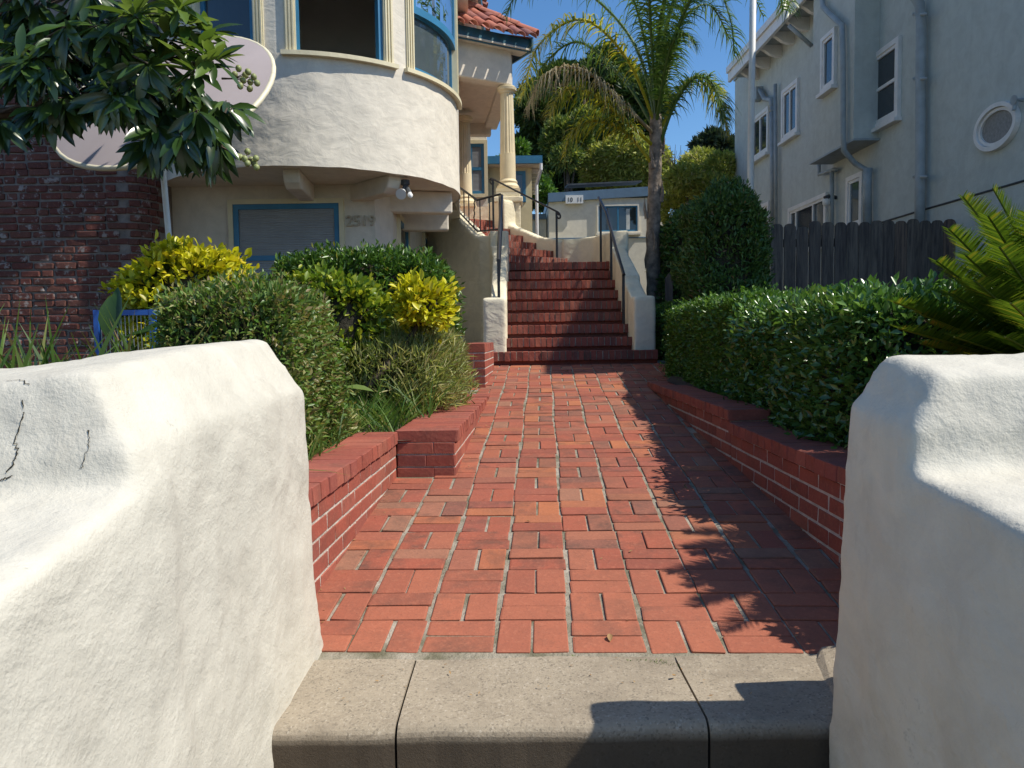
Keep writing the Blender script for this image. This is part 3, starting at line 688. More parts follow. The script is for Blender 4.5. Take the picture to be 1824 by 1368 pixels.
for k in range(13):
    t = k/12; a, c = along(lp, t), along(fp, t)
    mb = MB()
    if k in (3, 6): mb.tube([a + (c-a)*q/12 + Vector((math.cos(q*2.2), math.sin(q*2.2), 0))*.006 for q in range(13)], .009, 6)
    else: mb.box((a.x-.008, a.y-.008, a.z), (a.x+.008, a.y+.008, c.z))
    mb.build('baluster', M['black'], h)
h = thing('handrail', (.4, 12.2, 3.2), 'black iron handrail with scrolled ends beside the upper flight and porch column', 'handrail', 'stair handrails')
pa, pb = W(876, 318, 12.3), W(994, 378, 11.75)
dv = (pb - pa).normalized()
rl = scroll(pa + Vector((0,0,0)), -dv, .05)[::-1] + [pa + (pb-pa)*t for t in (.1,.3,.5,.7,.9)] + scroll(pb, dv, .05)
MB().tube(rl, .014, 8).build('rail', M['black'], h)
for p, zb in ((pa + dv*.02, 3.2), (pb - dv*.03, 2.5)):
    MB().box((p.x-.016, p.y-.016, zb), (p.x+.016, p.y+.016, p.z - .005)).build('post', M['black'], h)

# ================================================================== LEFT HOUSE
hs = thing('stucco_house', (-2.2, 9.0, .95), 'cream stucco house with rounded bay window, blue sashes, tiled porch roof and columns', 'house')
def window(parent, o, ex, en, wd, ht, frame, sash, glass, fw=.07, sw=.05, proj=.035, rails=(), mull=(), sill=False, blind=False, name='window'):
    """flat window standing proud of a wall; o lower-left corner, ex along, en outward"""
    o, ex, en = Vector(o), Vector(ex).normalized(), Vector(en).normalized()
    fr = MB(); P = (0, proj)
    fr.obox(o, ex, en, Z_, (0, fw), P, (0, ht)); fr.obox(o, ex, en, Z_, (wd-fw, wd), P, (0, ht))
    fr.obox(o, ex, en, Z_, (fw, wd-fw), P, (ht-fw, ht)); fr.obox(o, ex, en, Z_, (fw, wd-fw), P, (0, fw))
    wn = fr.build(name, M[frame], parent)
    g = fw; sh = MB(); P2 = (0, proj*.7); W2 = wd-2*fw; H2 = ht-2*fw
    o2 = o + ex*fw + Z_*fw
    sh.obox(o2, ex, en, Z_, (0, sw), P2, (0, H2)); sh.obox(o2, ex, en, Z_, (W2-sw, W2), P2, (0, H2))
    sh.obox(o2, ex, en, Z_, (sw, W2-sw), P2, (0, sw)); sh.obox(o2, ex, en, Z_, (sw, W2-sw), P2, (H2-sw, H2))
    for q in rails: sh.obox(o2, ex, en, Z_, (sw, W2-sw), P2, (H2*q-sw/2, H2*q+sw/2))
    for q in mull: sh.obox(o2, ex, en, Z_, (W2*q-sw/2, W2*q+sw/2), (0, proj*.72), (sw, H2-sw))
    sh.build('sash', M[sash], wn)
    MB().obox(o2, ex, en, Z_, (sw*.5, W2-sw*.5), (.001, proj*.25), (sw*.5, H2-sw*.5)).build('glass_pane', M[glass], wn)
    if blind:
        bl = MB(); n = int(H2/.028)
        for k in range(n):
            z = sw + (H2-2*sw)*(k+.5)/n
            bl.obox(o2 + Z_*z + en*(proj*.3), ex, (en*.55 - Z_*.83).normalized(), (en*.83 + Z_*.55).normalized(), (sw, W2-sw), (-.012, .012), (0, .002))
        bl.build('blind', M['blind'], wn)
    if sill: MB().obox(o, ex, en, Z_, (-.03, wd+.03), (-.002, proj+.05), (-.05, -.001)).build('sill', M[frame], wn)
    return wn
# lower storey
LY = 8.32
MB().prism([(-7.5,LY),(-1.44,LY),(-1.40,LY+.06),(-1.30,8.66),(-1.30,16),(-7.5,16)], .9, 3.25).build('lower_wall', M['house_low'], hs)
a = W(412, 480, LY); c = W(613, 354, LY)
window(hs, (a.x, LY, a.z - .35), X_, -Y_, c.x - a.x, c.z - a.z + .35, 'cream', 'blue', 'blind', .05, .055, .05, rails=(.42,), blind=True, name='ground_floor_window')
def text(s, size, loc, rot, mat, parent, name, ext=.006):
    cu = bpy.data.curves.new(name, 'FONT'); cu.body = s; cu.size = size; cu.extrude = ext; cu.bevel_depth = .0015; cu.resolution_u = 4
    o = bpy.data.objects.new(name, cu); COL.objects.link(o); dg = bpy.context.evaluated_depsgraph_get(); me = bpy.data.meshes.new_from_object(o.evaluated_get(dg)); bpy.data.objects.remove(o)
    me.transform(Matrix.Translation(Vector(loc)) @ rot); me.materials.clear(); me.materials.append(mat)
    return link(bpy.data.objects.new(name, me), parent)
RF = Matrix.Rotation(R(90), 4, 'X')
nl = W(617, 403, LY)
text('2519', .16, (nl.x, LY - .004, nl.z), RF, plain('number_shadow_tone', (.50,.44,.33), .8, .1, 8, .2, 60), hs, 'house_number', .02)  # digits painted darker, standing in for their shadow outlines on the wall
for (px0, px1, pyt, pyb) in ((706, 724, 372, 470), (752, 771, 408, 500)):
    A = Wx(px0, pyt, -1.30); Bq = Wx(px1, pyt, -1.30)
    window(hs, (-1.30, A.y, 1.3), Y_, X_, Bq.y - A.y, A.z - 1.3 - .05, 'cream', 'blue', 'glass2', .06, .06, .04, rails=(.5,), name='side_window')
# bay
BC = Vector((-2.2, 8.95, 0)); BRd = 1.615
def bang(px, py):
    d = ray(px, py); o = CAM - BC; A = d.x**2 + d.y**2; Bq = 2*(o.x*d.x + o.y*d.y); Cc = o.x**2 + o.y**2 - BRd**2
    disc = Bq*Bq - 4*A*Cc
    t = (-Bq - math.sqrt(max(disc, 0)))/(2*A); p = CAM + d*t
    return math.atan2(p.x - BC.x, -(p.y - BC.y)), p.z
def bp_(ph, r, z): return Vector((BC.x + r*math.sin(ph), BC.y - r*math.cos(ph), z))
def arc(mb, p0, p1, r0, r1, z0, z1, n=None, noise=0):
    n = n or max(2, int(abs(p1-p0)/R(3)))
    vs = []
    for i in range(n+1):
        ph = p0 + (p1-p0)*i/n
        vs += [bp_(ph, r0, z0), bp_(ph, r1, z0), bp_(ph, r1, z1), bp_(ph, r0, z1)]
    fs = []
    for i in range(n):
        for k in range(4): fs.append((i*4+k, i*4+(k+1)%4, (i+1)*4+(k+1)%4, (i+1)*4+k))
    fs += [(0,3,2,1), (n*4, n*4+1, n*4+2, n*4+3)]
    return mb.add(vs, [f[::-1] for f in fs] if False else fs)
ZB, ZS, ZH = 3.13, 4.17, 5.72
P0, P1 = R(-114), R(114)
# hand-trowelled spandrel
nx, nz = 260, 44; vs = []
ph = np.linspace(P0, P1, nx); zz = np.linspace(0, 1, nz)
PH, ZZ = np.meshgrid(ph, zz, indexing='ij')
q = np.stack([PH.ravel()*1.6, ZZ.ravel()*1.04, np.zeros(PH.size)], 1)
dr = np.array([0.010*mnoise.noise(Vector((x_*1.6, y_*1.6, 3))) + .005*mnoise.noise(Vector((x_*5 + y_*2, y_*6 - x_, 7))) + .0035*abs(mnoise.noise(Vector((x_*13 - y_*6, y_*12 + x_*5, 1)))) + .0025*mnoise.noise(Vector((x_*30, y_*26, 5))) for x_, y_, _ in q])
rr = BRd + dr + .02*(1 - ZZ.ravel())**3
ze = ZB + bumps(q[:, :]*np.array([1, 0, 0]), .005, 9, 8)*(1-ZZ.ravel())
V = np.stack([BC.x + rr*np.sin(PH.ravel()), BC.y - rr*np.cos(PH.ravel()), ze + ZZ.ravel()*(ZS - ZB)], 1)
idx = np.arange(nx*nz).reshape(nx, nz)
F = np.stack([idx[:-1, :-1].ravel(), idx[1:, :-1].ravel(), idx[1:, 1:].ravel(), idx[:-1, 1:].ravel()], 1)
bay = npmesh('bay', V, [F], M['house'], hs, smooth=True)
mb = MB(); arc(mb, P0, P1, BRd-.14, BRd-.03, ZB+.02, ZS-.005, 70); mb.build('bay_inner_wall', M['house'], bay)
mb = MB(); n = 60; mb.add([bp_(P0 + (P1-P0)*i/n, BRd+.012, ZB+.012) for i in range(n+1)], [tuple(range(n+1))]); mb.add([bp_(P0 + (P1-P0)*i/n, BRd-.02, ZB+.2) for i in range(n+1)], [tuple(range(n+1))]); mb.build('bay_soffit', M['house_low'], bay)
wins = [(bang(338, 60)[0], bang(470, 60)[0]), (bang(508, 90)[0], bang(700, 100)[0]), (bang(724, 100)[0], bang(814, 120)[0]+.02)]
edges = [P0] + [x for w_ in wins for x in w_] + [P1]
mb = MB()
for a, c in zip(edges[0::2], edges[1::2]): arc(mb, a, c, BRd-.14, BRd-.004, ZS-.02, ZH)
arc(mb, P0, P1, BRd-.14, BRd-.002, ZH, 6.3, 70)
mb.build('bay_pier', M['house'], bay, smooth=False)
mb = MB(); mb.add([bp_(P0 + (P1-P0)*i/n, BRd-.1, 5.95) for i in range(n+1)], [tuple(range(n+1))[::-1]]); mb.build('bay_ceiling', M['room'], bay)
for wi, (a, c) in enumerate(wins):
    fw = .10/BRd; mb = MB()
    for k, (q0, q1) in enumerate(((a, a+fw), (c-fw, c))):
        arc(mb, q0, q1, BRd-.10, BRd+.012, ZS+.0, ZH-.002, 3)
        for s in range(3): arc(mb, q0+fw*(.12+.3*s), q0+fw*(.26+.3*s), BRd+.012, BRd+.024, ZS+.002, ZH-.004, 2)
    arc(mb, a+fw, c-fw, BRd-.1, BRd+.012, ZH-.09, ZH-.002)
    wf = mb.build('bay_window', M['cream'], hs)
    mb = MB(); arc(mb, a-.02, c+.02, BRd-.12, BRd+.055, ZS-.028, ZS+.012); mb.build('sill', M['cream'], wf)
    zm = 4.86 if wi == 1 else 4.80
    sw = .055/BRd; a2, c2 = a+fw, c-fw
    # fixed upper sash
    mb = MB(); arc(mb, a2, a2+sw, BRd-.05, BRd-.01, zm, ZH-.09, 2); arc(mb, c2-sw, c2, BRd-.05, BRd-.01, zm, ZH-.09, 2); arc(mb, a2, c2, BRd-.05, BRd-.008, zm-.03, zm+.045)
    mb.build('upper_sash', M['blue'], wf)
    mb = MB(); arc(mb, a2, c2, BRd-.03, BRd-.026, zm, ZH-.09); mb.build('upper_glass', M['see'], wf)
    if wi == 1:   # raised lower sash, its jamb tracks
        mb = MB(); arc(mb, c2-sw*.8, c2, BRd-.09, BRd-.02, ZS+.01, zm, 2); arc(mb, a2, a2+sw*.5, BRd-.09, BRd-.03, ZS+.01, zm, 2); arc(mb, a2, c2, BRd-.10, BRd-.06, zm-.05, zm+.03)
        mb.build('raised_sash', M['blue'], wf)
    else:
        mb = MB(); arc(mb, a2, a2+sw, BRd-.09, BRd-.05, ZS+.01, zm, 2); arc(mb, c2-sw, c2, BRd-.09, BRd-.05, ZS+.01, zm, 2); arc(mb, a2, c2, BRd-.09, BRd-.05, ZS+.01, ZS+.085); arc(mb, a2, c2, BRd-.092, BRd-.048, zm-.045, zm+.02)
        mb.build('lower_sash', M['blue'], wf)
        mb = MB(); arc(mb, a2, c2, BRd-.072, BRd-.068, ZS+.03, zm); mb.build('lower_glass', M['glass2'] if wi == 2 else M['glass'], wf)
    if wi == 2:
        mb = MB()
        for k in range(28): arc(mb, a2, c2, BRd-.13, BRd-.115, zm+.03+k*.03, zm+.052+k*.03)
        mb.build('blind', M['blind'], wf)
# room behind the bay
MB().box((-3.75,10.3,3.3),(-.72,10.4,6.2)).build('room_back_wall', M['room'], hs)
MB().box((-2.9,10.26,3.3),(-2.2,10.298,5.15)).box((-2.18,10.26,3.3),(-1.5,10.298,5.15)).build('closet_door', M['closet'], hs)
MB().box((-3.85,9.6,3.3),(-3.72,10.4,6.2)).box((-.80,9.55,3.3),(-.66,10.4,6.2)).build('room_side_wall', M['room'], hs)
MB().box((-3.8,8.6,3.28),(-.7,10.4,3.32)).build('room_floor', M['room'], hs)
# upper body and eaves
MB().prism([(-7.5,9.6),(-3.72,9.6),(-3.72,10.42),(-.70,10.42),(-.70,9.62),(-.62,9.62),(-.80,12.6),(-1.4,16),(-7.5,16)], 3.2, 6.6).build('upper_wall', M['house'], hs)
mb = MB(); mb.lathe((BC.x, BC.y, 0), [(6.3, 1.95), (6.36, 2.02), (6.42, 2.02), (7.1, .3)], 40); mb.build('bay_roof', M['tile'], hs)
MB().prism([(-7.8,9.3),(-.45,9.3),(-.6,12.3),(-1.2,16),(-7.8,16)], 6.6, 6.72).build('eaves', M['house_low'], hs)
# brackets under the bay
def bracket(ph, r0, r1, wd, z0, z1):
    d = Vector((math.sin(ph), -math.cos(ph), 0)); s = Vector((math.cos(ph), math.sin(ph), 0)); o = Vector((BC.x, BC.y, 0))
    prof = [(r0, z0), (r1-.10, z0), (r1-.03, z0+.05), (r1, z0+.12), (r1, z1), (r0, z1)]
    vs = [o + d*r + s*k*wd/2 + Z_*z for k in (-1, 1) for r, z in prof]; n = len(prof)
    fs = [tuple(range(n)), tuple(range(n, 2*n))[::-1]] + [((i+1) % n, i, n+i, n+(i+1) % n) for i in range(n)]
    MB().add(vs, fs).build('bracket', M['house_low'], hs, bevel=.015)
for (px, py, r1) in ((512, 325, 1.44), (716, 325, 1.50)):
    bracket(bang(px, py)[0], .2, r1, .16, 2.97, 3.145)
def beam(a, c, wd, z0, z1, name='beam', mat='house_low'):
    a, c = Vector(a), Vector(c); d = (c-a).normalized(); s = Vector((-d.y, d.x, 0))
    MB().obox(a, d, s, Z_, (0, (c-a).length), (-wd/2, wd/2), (z0, z1)).build(name, M[mat], hs, bevel=.02)
beam((-1.6,8.62,0), (-.66,8.85,0), .16, 2.90, 3.14)
beam((-1.5,9.4,0), (-.75,9.5,0), .16, 2.80, 3.1)
# spot lamp under the bay
sp = MB(); lp_ = W(722, 335, 7.95)
sp.tube([lp_ + Z_*.08, lp_ + Z_*.03], .045, 10); sp.tube([lp_ + Z_*.03, lp_ + Vector((-.02,-.06,-.05))], .02, 8); sp.tube([lp_ + Z_*.03, lp_ + Vector((.05,-.05,-.06))], .024, 8)
lm_ = sp.build('spotlight', M['roofdark'], hs)
MB().tube([lp_ + Vector((-.02,-.05,-.045)), lp_ + Vector((-.028,-.13,-.085))], [.03, .055], 14).build('flood_bulb', M['lamp'], lm_, smooth=False)
MB().tube([lp_ + Vector((.05,-.05,-.06)), lp_ + Vector((.058,-.075,-.09)), lp_ + Vector((.064,-.09,-.115))], [.02,.028,.012], 12).build('bulb', M['lamp'], lm_, smooth=True)
# ------------- porch
pA, pB = Vector((-.98, 12.42, 0)), Vector((-.02, 12.98, 0)); pC = Vector((-.35, 15.6, 0)); pD = Vector((-1.5, 15.6, 0))
MB().prism([(pA.x,pA.y),(pB.x,pB.y),(pC.x,pC.y),(pD.x,pD.y)], 3.0, 3.42).build('porch_floor', M['stairbrick'], hs)
beam(pA, pB + Vector((.03,.02,0)), .24, 5.62, 6.18, 'porch_beam'); beam(pB + Vector((-.02,.1,0)), pC, .24, 5.62, 6.18, 'porch_beam')
beam(pD + Vector((0,-.1,0)), pC, .2, 5.5, 6.1, 'porch_beam')
MB().prism([(pA.x,pA.y+.1),(pB.x,pB.y+.1),(pC.x,pC.y),(pD.x,pD.y)], 5.72, 5.76).build('porch_ceiling', M['house_low'], hs)
def column(x, y, zb, zt, r):
    H = zt - zb
    c_ = MB().lathe((x, y, zb), [(0, r*1.45), (.05, r*1.5), (.08, r*1.35), (.10, r*1.2), (.13, r*1.28), (.17, r*1.05), (H*.35, r*1.02), (H*.351, r*.98)], 32)
    co = c_.build('column', M['column'], hs, smooth=False)
    MB().lathe((x, y, zb + H*.35), [(0, r*1.0), (H*.58, r*.84)], 32, .09).build('fluted_shaft', M['column'], co)
    MB().lathe((x, y, zb + H*.93), [(0, r*.92), (.03, r*.98), (.05, r*1.25), (.09, r*1.3), (.10, r*1.1), (H*.07, r*1.1)], 32).build('capital', M['column'], co)
    MB().box((x-r*1.6, y-r*1.6, zb-.06), (x+r*1.6, y+r*1.6, zb-.001)).build('plinth', M['column'], co)
cb = W(905, 340, 12.95); column(cb.x, 12.95, 3.93, 5.61, .125)
MB().box((cb.x-.2, 12.75, 2.9), (cb.x+.2, 13.15, 3.70)).box((cb.x-.24, 12.71, 3.70), (cb.x+.24, 13.19, 3.79)).box((cb.x-.20, 12.75, 3.79), (cb.x+.20, 13.15, 3.868)).build('pedestal', M['cheek'], hs, bevel=.015)
cb2 = W(829, 355, 14.6); column(cb2.x, 14.6, 3.98, 5.6, .125)
MB().box((cb2.x-.9, 14.45, 3.2), (cb2.x+.62, 14.75, 3.92)).build('porch_parapet', M['cheek'], hs)
MB().box((-1.6,16.0,3.0),(-.45,16.2,6.6)).build('porch_back_wall', M['house'], hs)
a, c = W(831, 352, 15.98), W(868, 250, 15.98)
window(hs, (a.x, 15.99, a.z), X_, -Y_, c.x-a.x, c.z-a.z, 'cream', 'blue', 'blind', .07, .06, .05, rails=(.5,), blind=True, name='porch_window')
# porch roof with barrel tiles
EV = (Vector((pB.x, pB.y, 0)) - Vector((pA.x, pA.y, 0))).normalized(); BK = Vector((-EV.y, EV.x, 0))
e0 = Vector((pA.x, pA.y, 0)) - BK*.34 - EV*.5; eL = 1.93; ZE = 6.36
MB().obox(e0, EV, BK, Z_, (0, eL), (.06, .09), (6.14, 6.34)).build('fascia', M['teal'], hs)
MB().obox(e0 + EV*eL, BK, -EV, Z_, (0.0, 3.2), (0, .03), (6.14, 6.36)).build('fascia', M['teal'], hs)
MB().obox(e0, EV, BK, Z_, (0.0, eL-.035), (.035, .36), (6.16, 6.185)).build('roof_soffit', M['house_low'], hs)
PT = .62; UPS = (BK*.85 + Z_*PT).normalized(); RN = EV.cross(UPS).normalized()
mb = MB(); q0 = e0 + Z_*ZE
hipv = (BK - EV).normalized()
mb.add([q0 + EV*.0, q0 + EV*eL, q0 + EV*(eL-1.5) + UPS*1.95, q0 + EV*-.6 + UPS*1.95], [(0,1,2,3)])
mb.add([q0 + EV*eL, q0 + EV*eL + BK*3.2, q0 + EV*(eL-1.5) + UPS*1.95 + BK*1.6], [(0,1,2)])
roof = mb.build('porch_roof', M['tile'], hs)
def tile_mesh(L, r, up=True, n=8):
    vs = []; fs = []
    for t, k in ((0, 1.06), (1, .9)):
        for rr_ in (r*k, r*k - .018):
            for i in range(n+1):
                a = math.pi*i/n; vs.append((math.cos(a)*rr_, t*L, math.sin(a)*rr_*.85))
    m = n+1
    for i in range(n):
        fs.append((i, i+1, 2*m+i+1, 2*m+i)); fs.append((m+i+1, m+i, 3*m+i, 3*m+i+1)); fs.append((i+1, i, m+i, m+i+1))
    me = bpy.data.meshes.new('roof_tile'); me.from_pydata(vs, [], fs); me.polygons.foreach_set('use_smooth', [True]*len(me.polygons)); me.materials.append(M['tile']); return me
TM = tile_mesh(.42, .088)
def put_tile(p, ex, ey, ez, nm='roof_tile', par=None):
    o = bpy.data.objects.new(nm, TM); COL.objects.link(o); par = par or roof; o.parent = par
    Rm = Matrix((ex, ey, ez)).transposed().to_4x4()
    o.matrix_local = Matrix.Translation(p) @ Rm; return o
for r_ in range(5):
    for k in range(9):
        s = .10 + k*.215
        t = -.15 + r_*.345
        if s > eL - .02 - t*.80: continue
        off = .006*math.sin(k*3 + r_)
        put_tile(q0 + EV*(s + off) + UPS*t + RN*(.02 + .012*math.sin(k*5+r_*2)), EV, (UPS - RN*.03).normalized(), (RN + UPS*.03).normalized())
hipd = (EV*(-1.5) + UPS*1.95).normalized(); hx = hipd.cross(Z_).normalized(); hz = hx.cross(hipd)
for k in range(6): put_tile(q0 + EV*(eL+.02) + hipd*(-.05 + k*.36) + Z_*.07, hx, (hipd - hz*.04).normalized(), hz, 'hip_tile')
# second-floor eave above the porch
ue = W(868, 20, 14.2)
ud = (W(880, 36, 14.6) - W(868, -40, 13.4)); 
fa, fb = W(866, -60, 12.6), W(878, 36, 15.6)
fa = Vector((-.44, 12.0, 7.2)); fb = Vector((-.40, 15.4, 7.2))
dd = (fb-fa).normalized()
MB().obox(fa, dd, X_, Z_, (0, 3.4), (-.05, 0), (-.12, .12)).build('upper_fascia', M['teal'], hs)
MB().obox(fa, dd, -X_, Z_, (0, 3.4), (.05, .8), (-.12, -.08)).build('upper_soffit', M['house_low'], hs)
MB().box((-.95,13.9,6.6),(-.55,14.5,7.06)).build('eave_vent_box', M['house_low'], hs)
for k in range(12): put_tile(fa + dd*(.1+k*.27) + Z_*.13 + X_*.06, dd, (-X_ + Z_*.45).normalized(), (Z_ + X_*.45).normalized(), 'roof_tile')

# neighbouring brick building
BY = 7.75
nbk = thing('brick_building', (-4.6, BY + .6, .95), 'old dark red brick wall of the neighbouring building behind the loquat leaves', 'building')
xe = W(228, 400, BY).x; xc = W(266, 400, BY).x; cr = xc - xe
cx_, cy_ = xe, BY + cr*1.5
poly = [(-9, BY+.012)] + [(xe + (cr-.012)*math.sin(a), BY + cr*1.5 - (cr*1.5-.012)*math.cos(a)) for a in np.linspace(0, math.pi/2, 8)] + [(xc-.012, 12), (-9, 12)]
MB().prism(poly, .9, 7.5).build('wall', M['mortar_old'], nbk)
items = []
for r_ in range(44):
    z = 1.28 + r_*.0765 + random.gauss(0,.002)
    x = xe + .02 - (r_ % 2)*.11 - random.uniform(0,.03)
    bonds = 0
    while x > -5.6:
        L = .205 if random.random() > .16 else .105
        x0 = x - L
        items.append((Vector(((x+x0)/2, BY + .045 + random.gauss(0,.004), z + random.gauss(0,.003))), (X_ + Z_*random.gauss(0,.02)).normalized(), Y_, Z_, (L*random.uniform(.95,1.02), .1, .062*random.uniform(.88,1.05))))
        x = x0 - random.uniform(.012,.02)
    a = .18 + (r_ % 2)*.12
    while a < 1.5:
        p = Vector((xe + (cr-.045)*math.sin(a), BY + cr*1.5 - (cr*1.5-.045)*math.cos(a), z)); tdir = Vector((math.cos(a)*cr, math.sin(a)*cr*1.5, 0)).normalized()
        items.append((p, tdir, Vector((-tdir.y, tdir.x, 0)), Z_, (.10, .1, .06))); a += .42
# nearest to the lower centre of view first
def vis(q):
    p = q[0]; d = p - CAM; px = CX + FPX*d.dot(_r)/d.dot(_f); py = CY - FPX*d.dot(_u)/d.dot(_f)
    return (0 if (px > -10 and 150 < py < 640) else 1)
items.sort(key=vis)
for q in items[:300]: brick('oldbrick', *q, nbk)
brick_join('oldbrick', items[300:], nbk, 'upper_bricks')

# big oval dish on a pole
ds = thing('satellite_dish', (-3.0, 6.3, .98), 'large pale round dish tilted on a white pole behind the loquat leaves', 'dish')
dc = W(295.3, 177.4, 6.3); ma = .90; dn = Vector((.1498, .7393, -.6566))
ax1 = dn.cross(Vector((0, 1, .3))).normalized(); ax2t = dn.cross(ax1); DY = 6.3; dn = -dn
vs = []; fs = []; n = 48; rings = [0, .25, .5, .75, .93, 1.0]
for side in (0, 1):
    for q in rings:
        for k in range(n):
            a = 2*math.pi*k/n; sag = (.10*(1-q*q)) * ma
            vs.append(dc + (ax1*math.cos(a) + ax2t*math.sin(a))*ma*q + dn*(sag + (side*.035)))
m_ = len(rings)*n
for side in (0, 1):
    for i in range(len(rings)-1):
        for k in range(n):
            f = (side*m_ + i*n+k, side*m_ + i*n+(k+1)%n, side*m_ + (i+1)*n+(k+1)%n, side*m_ + (i+1)*n+k); fs.append(f if side else f[::-1])
MB().add(vs, fs).build('reflector', M['dish'], ds, smooth=True)
rim = [dc + (ax1*math.cos(2*math.pi*k/n) + ax2t*math.sin(2*math.pi*k/n))*ma + dn*.017 for k in range(n+1)]
MB().tube(rim, .022, 8, cap=False).build('rim', M['dishrim'], ds, smooth=True)
pb_ = W(303, 448, DY); pt_ = W(290, 300, DY)
MB().tube([Vector((pb_.x+.03, pb_.y, .9)), pb_, pt_, pt_ + (pt_-pb_)*.55], .024, 10).build('pole', M['white'], ds, smooth=True)

# ================================================================== COTTAGE AND SMALL BUILDING BEHIND
CYY = 19.5
ct = thing('cottage', (2.2, CYY + 1, 1.4), 'small beige cottage with slate blue roof edge and number sign behind the stairs', 'cottage')
a = W(980, 560, CYY); c = W(1163, 352, CYY)
MB().box((a.x, CYY, 1.2), (c.x + .35, CYY + 4, c.z)).build('wall', M['cottage'], ct)
zt = W(1090, 352, CYY).z; fz = W(1090, 334, CYY).z
MB().hull8([(a.x-.02,CYY-.09,zt-.1),(c.x+.78,CYY-.09,zt+.06),(c.x+.78,CYY+4.1,zt+.06),(a.x-.02,CYY+4.1,zt-.1),(a.x-.02,CYY-.09,fz-.13),(c.x+.78,CYY-.09,fz+.04),(c.x+.78,CYY+4.1,fz+.04),(a.x-.02,CYY+4.1,fz-.13)]).build('roof_edge', M['slate'], ct)
a2, c2 = W(1063, 416, CYY), W(1138, 364, CYY)
wn = window(ct, (a2.x, CYY, a2.z), X_, -Y_, c2.x-a2.x, c2.z-a2.z, 'cottage', 'blue', 'glass', .04, .035, .06, mull=(.5,), sill=True)
s1, s2 = W(1122, 411, CYY-.03), W(1116, 372, CYY-.03)
MB().box((s1.x-.09, CYY-.02, s1.z+.03), (s1.x, CYY-.017, s2.z)).build('curtain', M['curtain'], wn)
a3, c3 = W(1007, 364, CYY), W(1038, 349, CYY)
sg = MB().box((a3.x, CYY-.125, a3.z), (c3.x, CYY-.095, c3.z)).build('number_sign', M['white'], ct)
sz_ = (c3.z-a3.z)*.72
text('10', sz_, (a3.x + .035, CYY-.127, a3.z + .045), RF, M['roofdark'], sg, 'sign_digits', .002)
text('11', sz_, (c3.x - .165, CYY-.127, a3.z + .045), RF, M['roofdark'], sg, 'sign_digits', .002)
zz_ = W(1000, 424, CYY).z; MB().box((a.x, CYY-.02, zz_-.03), (c.x+.3, CYY-.001, zz_)).build('trim_band', M['slate'], ct)
# annex left
zan = W(965, 384, 20.4).z
MB().box((.4,20.4,1.2),(a.x-.03,21.4,zan-.1)).build('annex_wall', M['cottage'], ct)
MB().box((.35,20.3,zan-.1),(a.x-.03,21.5,zan+.03)).build('annex_roof_edge', M['slate'], ct)
# solar panel on its roof
s1, s2 = W(1010, 332, CYY+1.2), W(1140, 326, CYY+1.2)
MB().hull8([(s1.x,CYY+.9,s1.z-.03),(s2.x,CYY+.9,s2.z-.03),(s2.x,CYY+2,s2.z+.1),(s1.x,CYY+2,s1.z+.1),(s1.x,CYY+.9,s1.z+.01),(s2.x,CYY+.9,s2.z+.01),(s2.x,CYY+2,s2.z+.14),(s1.x,CYY+2,s1.z+.14)]).build('solar_panel', M['roofdark'], ct)

YY = 16.3
yb = thing('small_building', (-.1, YY + 1, 1.4), 'pale yellow outbuilding with bright blue eaves behind the porch column', 'building')
a, c = W(866, 480, YY), W(950, 293, YY)
MB().box((a.x-.4, YY, 1.3), (W(947,300,YY).x, YY+3, c.z)).build('wall', M['yellow'], yb)
f1, f2 = W(866, 292, YY-.3), W(966, 277, YY-.3)
MB().box((f1.x-.5, YY-.32, f1.z), (f2.x, YY-.26, f2.z)).box((f2.x-.05, YY-.26, f1.z-.0), (f2.x, YY+3, f2.z)).build('fascia', M['blue'], yb)
MB().box((f1.x-.5, YY-.26, f1.z-.02), (f2.x-.055, YY+3, f1.z+.03)).build('soffit', M['house_low'], yb)
for k in range(7): MB().box((W(947,300,YY).x+.001, YY+.1+k*.4, f1.z-.12), (f2.x-.06, YY+.16+k*.4, f1.z-.021)).build('rafter', M['house_low'], yb)
a4, c4 = W(919, 352, YY), W(936, 305, YY)
window(yb, (a4.x-.25, YY, a4.z-.1), X_, -Y_, c4.x-a4.x+.25, c4.z-a4.z+.1, 'blue', 'blue', 'glass2', .05, .02, .03)
dx = W(956, 330, YY-.2)
MB().tube([Vector((f2.x-.03, YY-.29, f1.z)), Vector((f2.x-.03, YY-.29, f1.z-.12)), Vector((dx.x, YY-.12, f1.z-.4)), Vector((dx.x, YY-.12, 1.4))], .035, 8).build('downspout', M['white'], yb)

# ================================================================== GREY HOUSE
GH = thing('grey_house', (6.5, 12, 1.1), 'two storey grey stucco house with white windows and bracketed white eaves', 'house')
GD = Vector((-.0204, 1, 0)).normalized(); GN = Vector((-GD.y, GD.x, 0)); GO = Vector((5.2, 9.0, 0))
def GP(px, py, out=0):
    p = Wpl(px, py, GO + GN*out, GN); s = (p - GO).dot(GD); return s, p.z
def GQ(s, z, out=0): return GO + GD*s + GN*out + Z_*z
GS0, GS1, GS2 = -1.95, 7.3, 8.3
GE = 6.83
MB().obox(GO, GD, -GN, Z_, (GS0, GS1), (0, 7), (.9, GE+.15)).build('wall', M['grayhouse'], GH)
MB().obox(GO, GD, -GN, Z_, (GS1, GS2), (-.03, 6), (.9, 7.05)).build('rear_wall', M['grayhouse'], GH)
MB().obox(GO, GD, GN, Z_, (GS1+.02, GS2+.03), (-6, .06), (7.05, 7.10)).build('parapet_cap', M['graypipe'], GH)
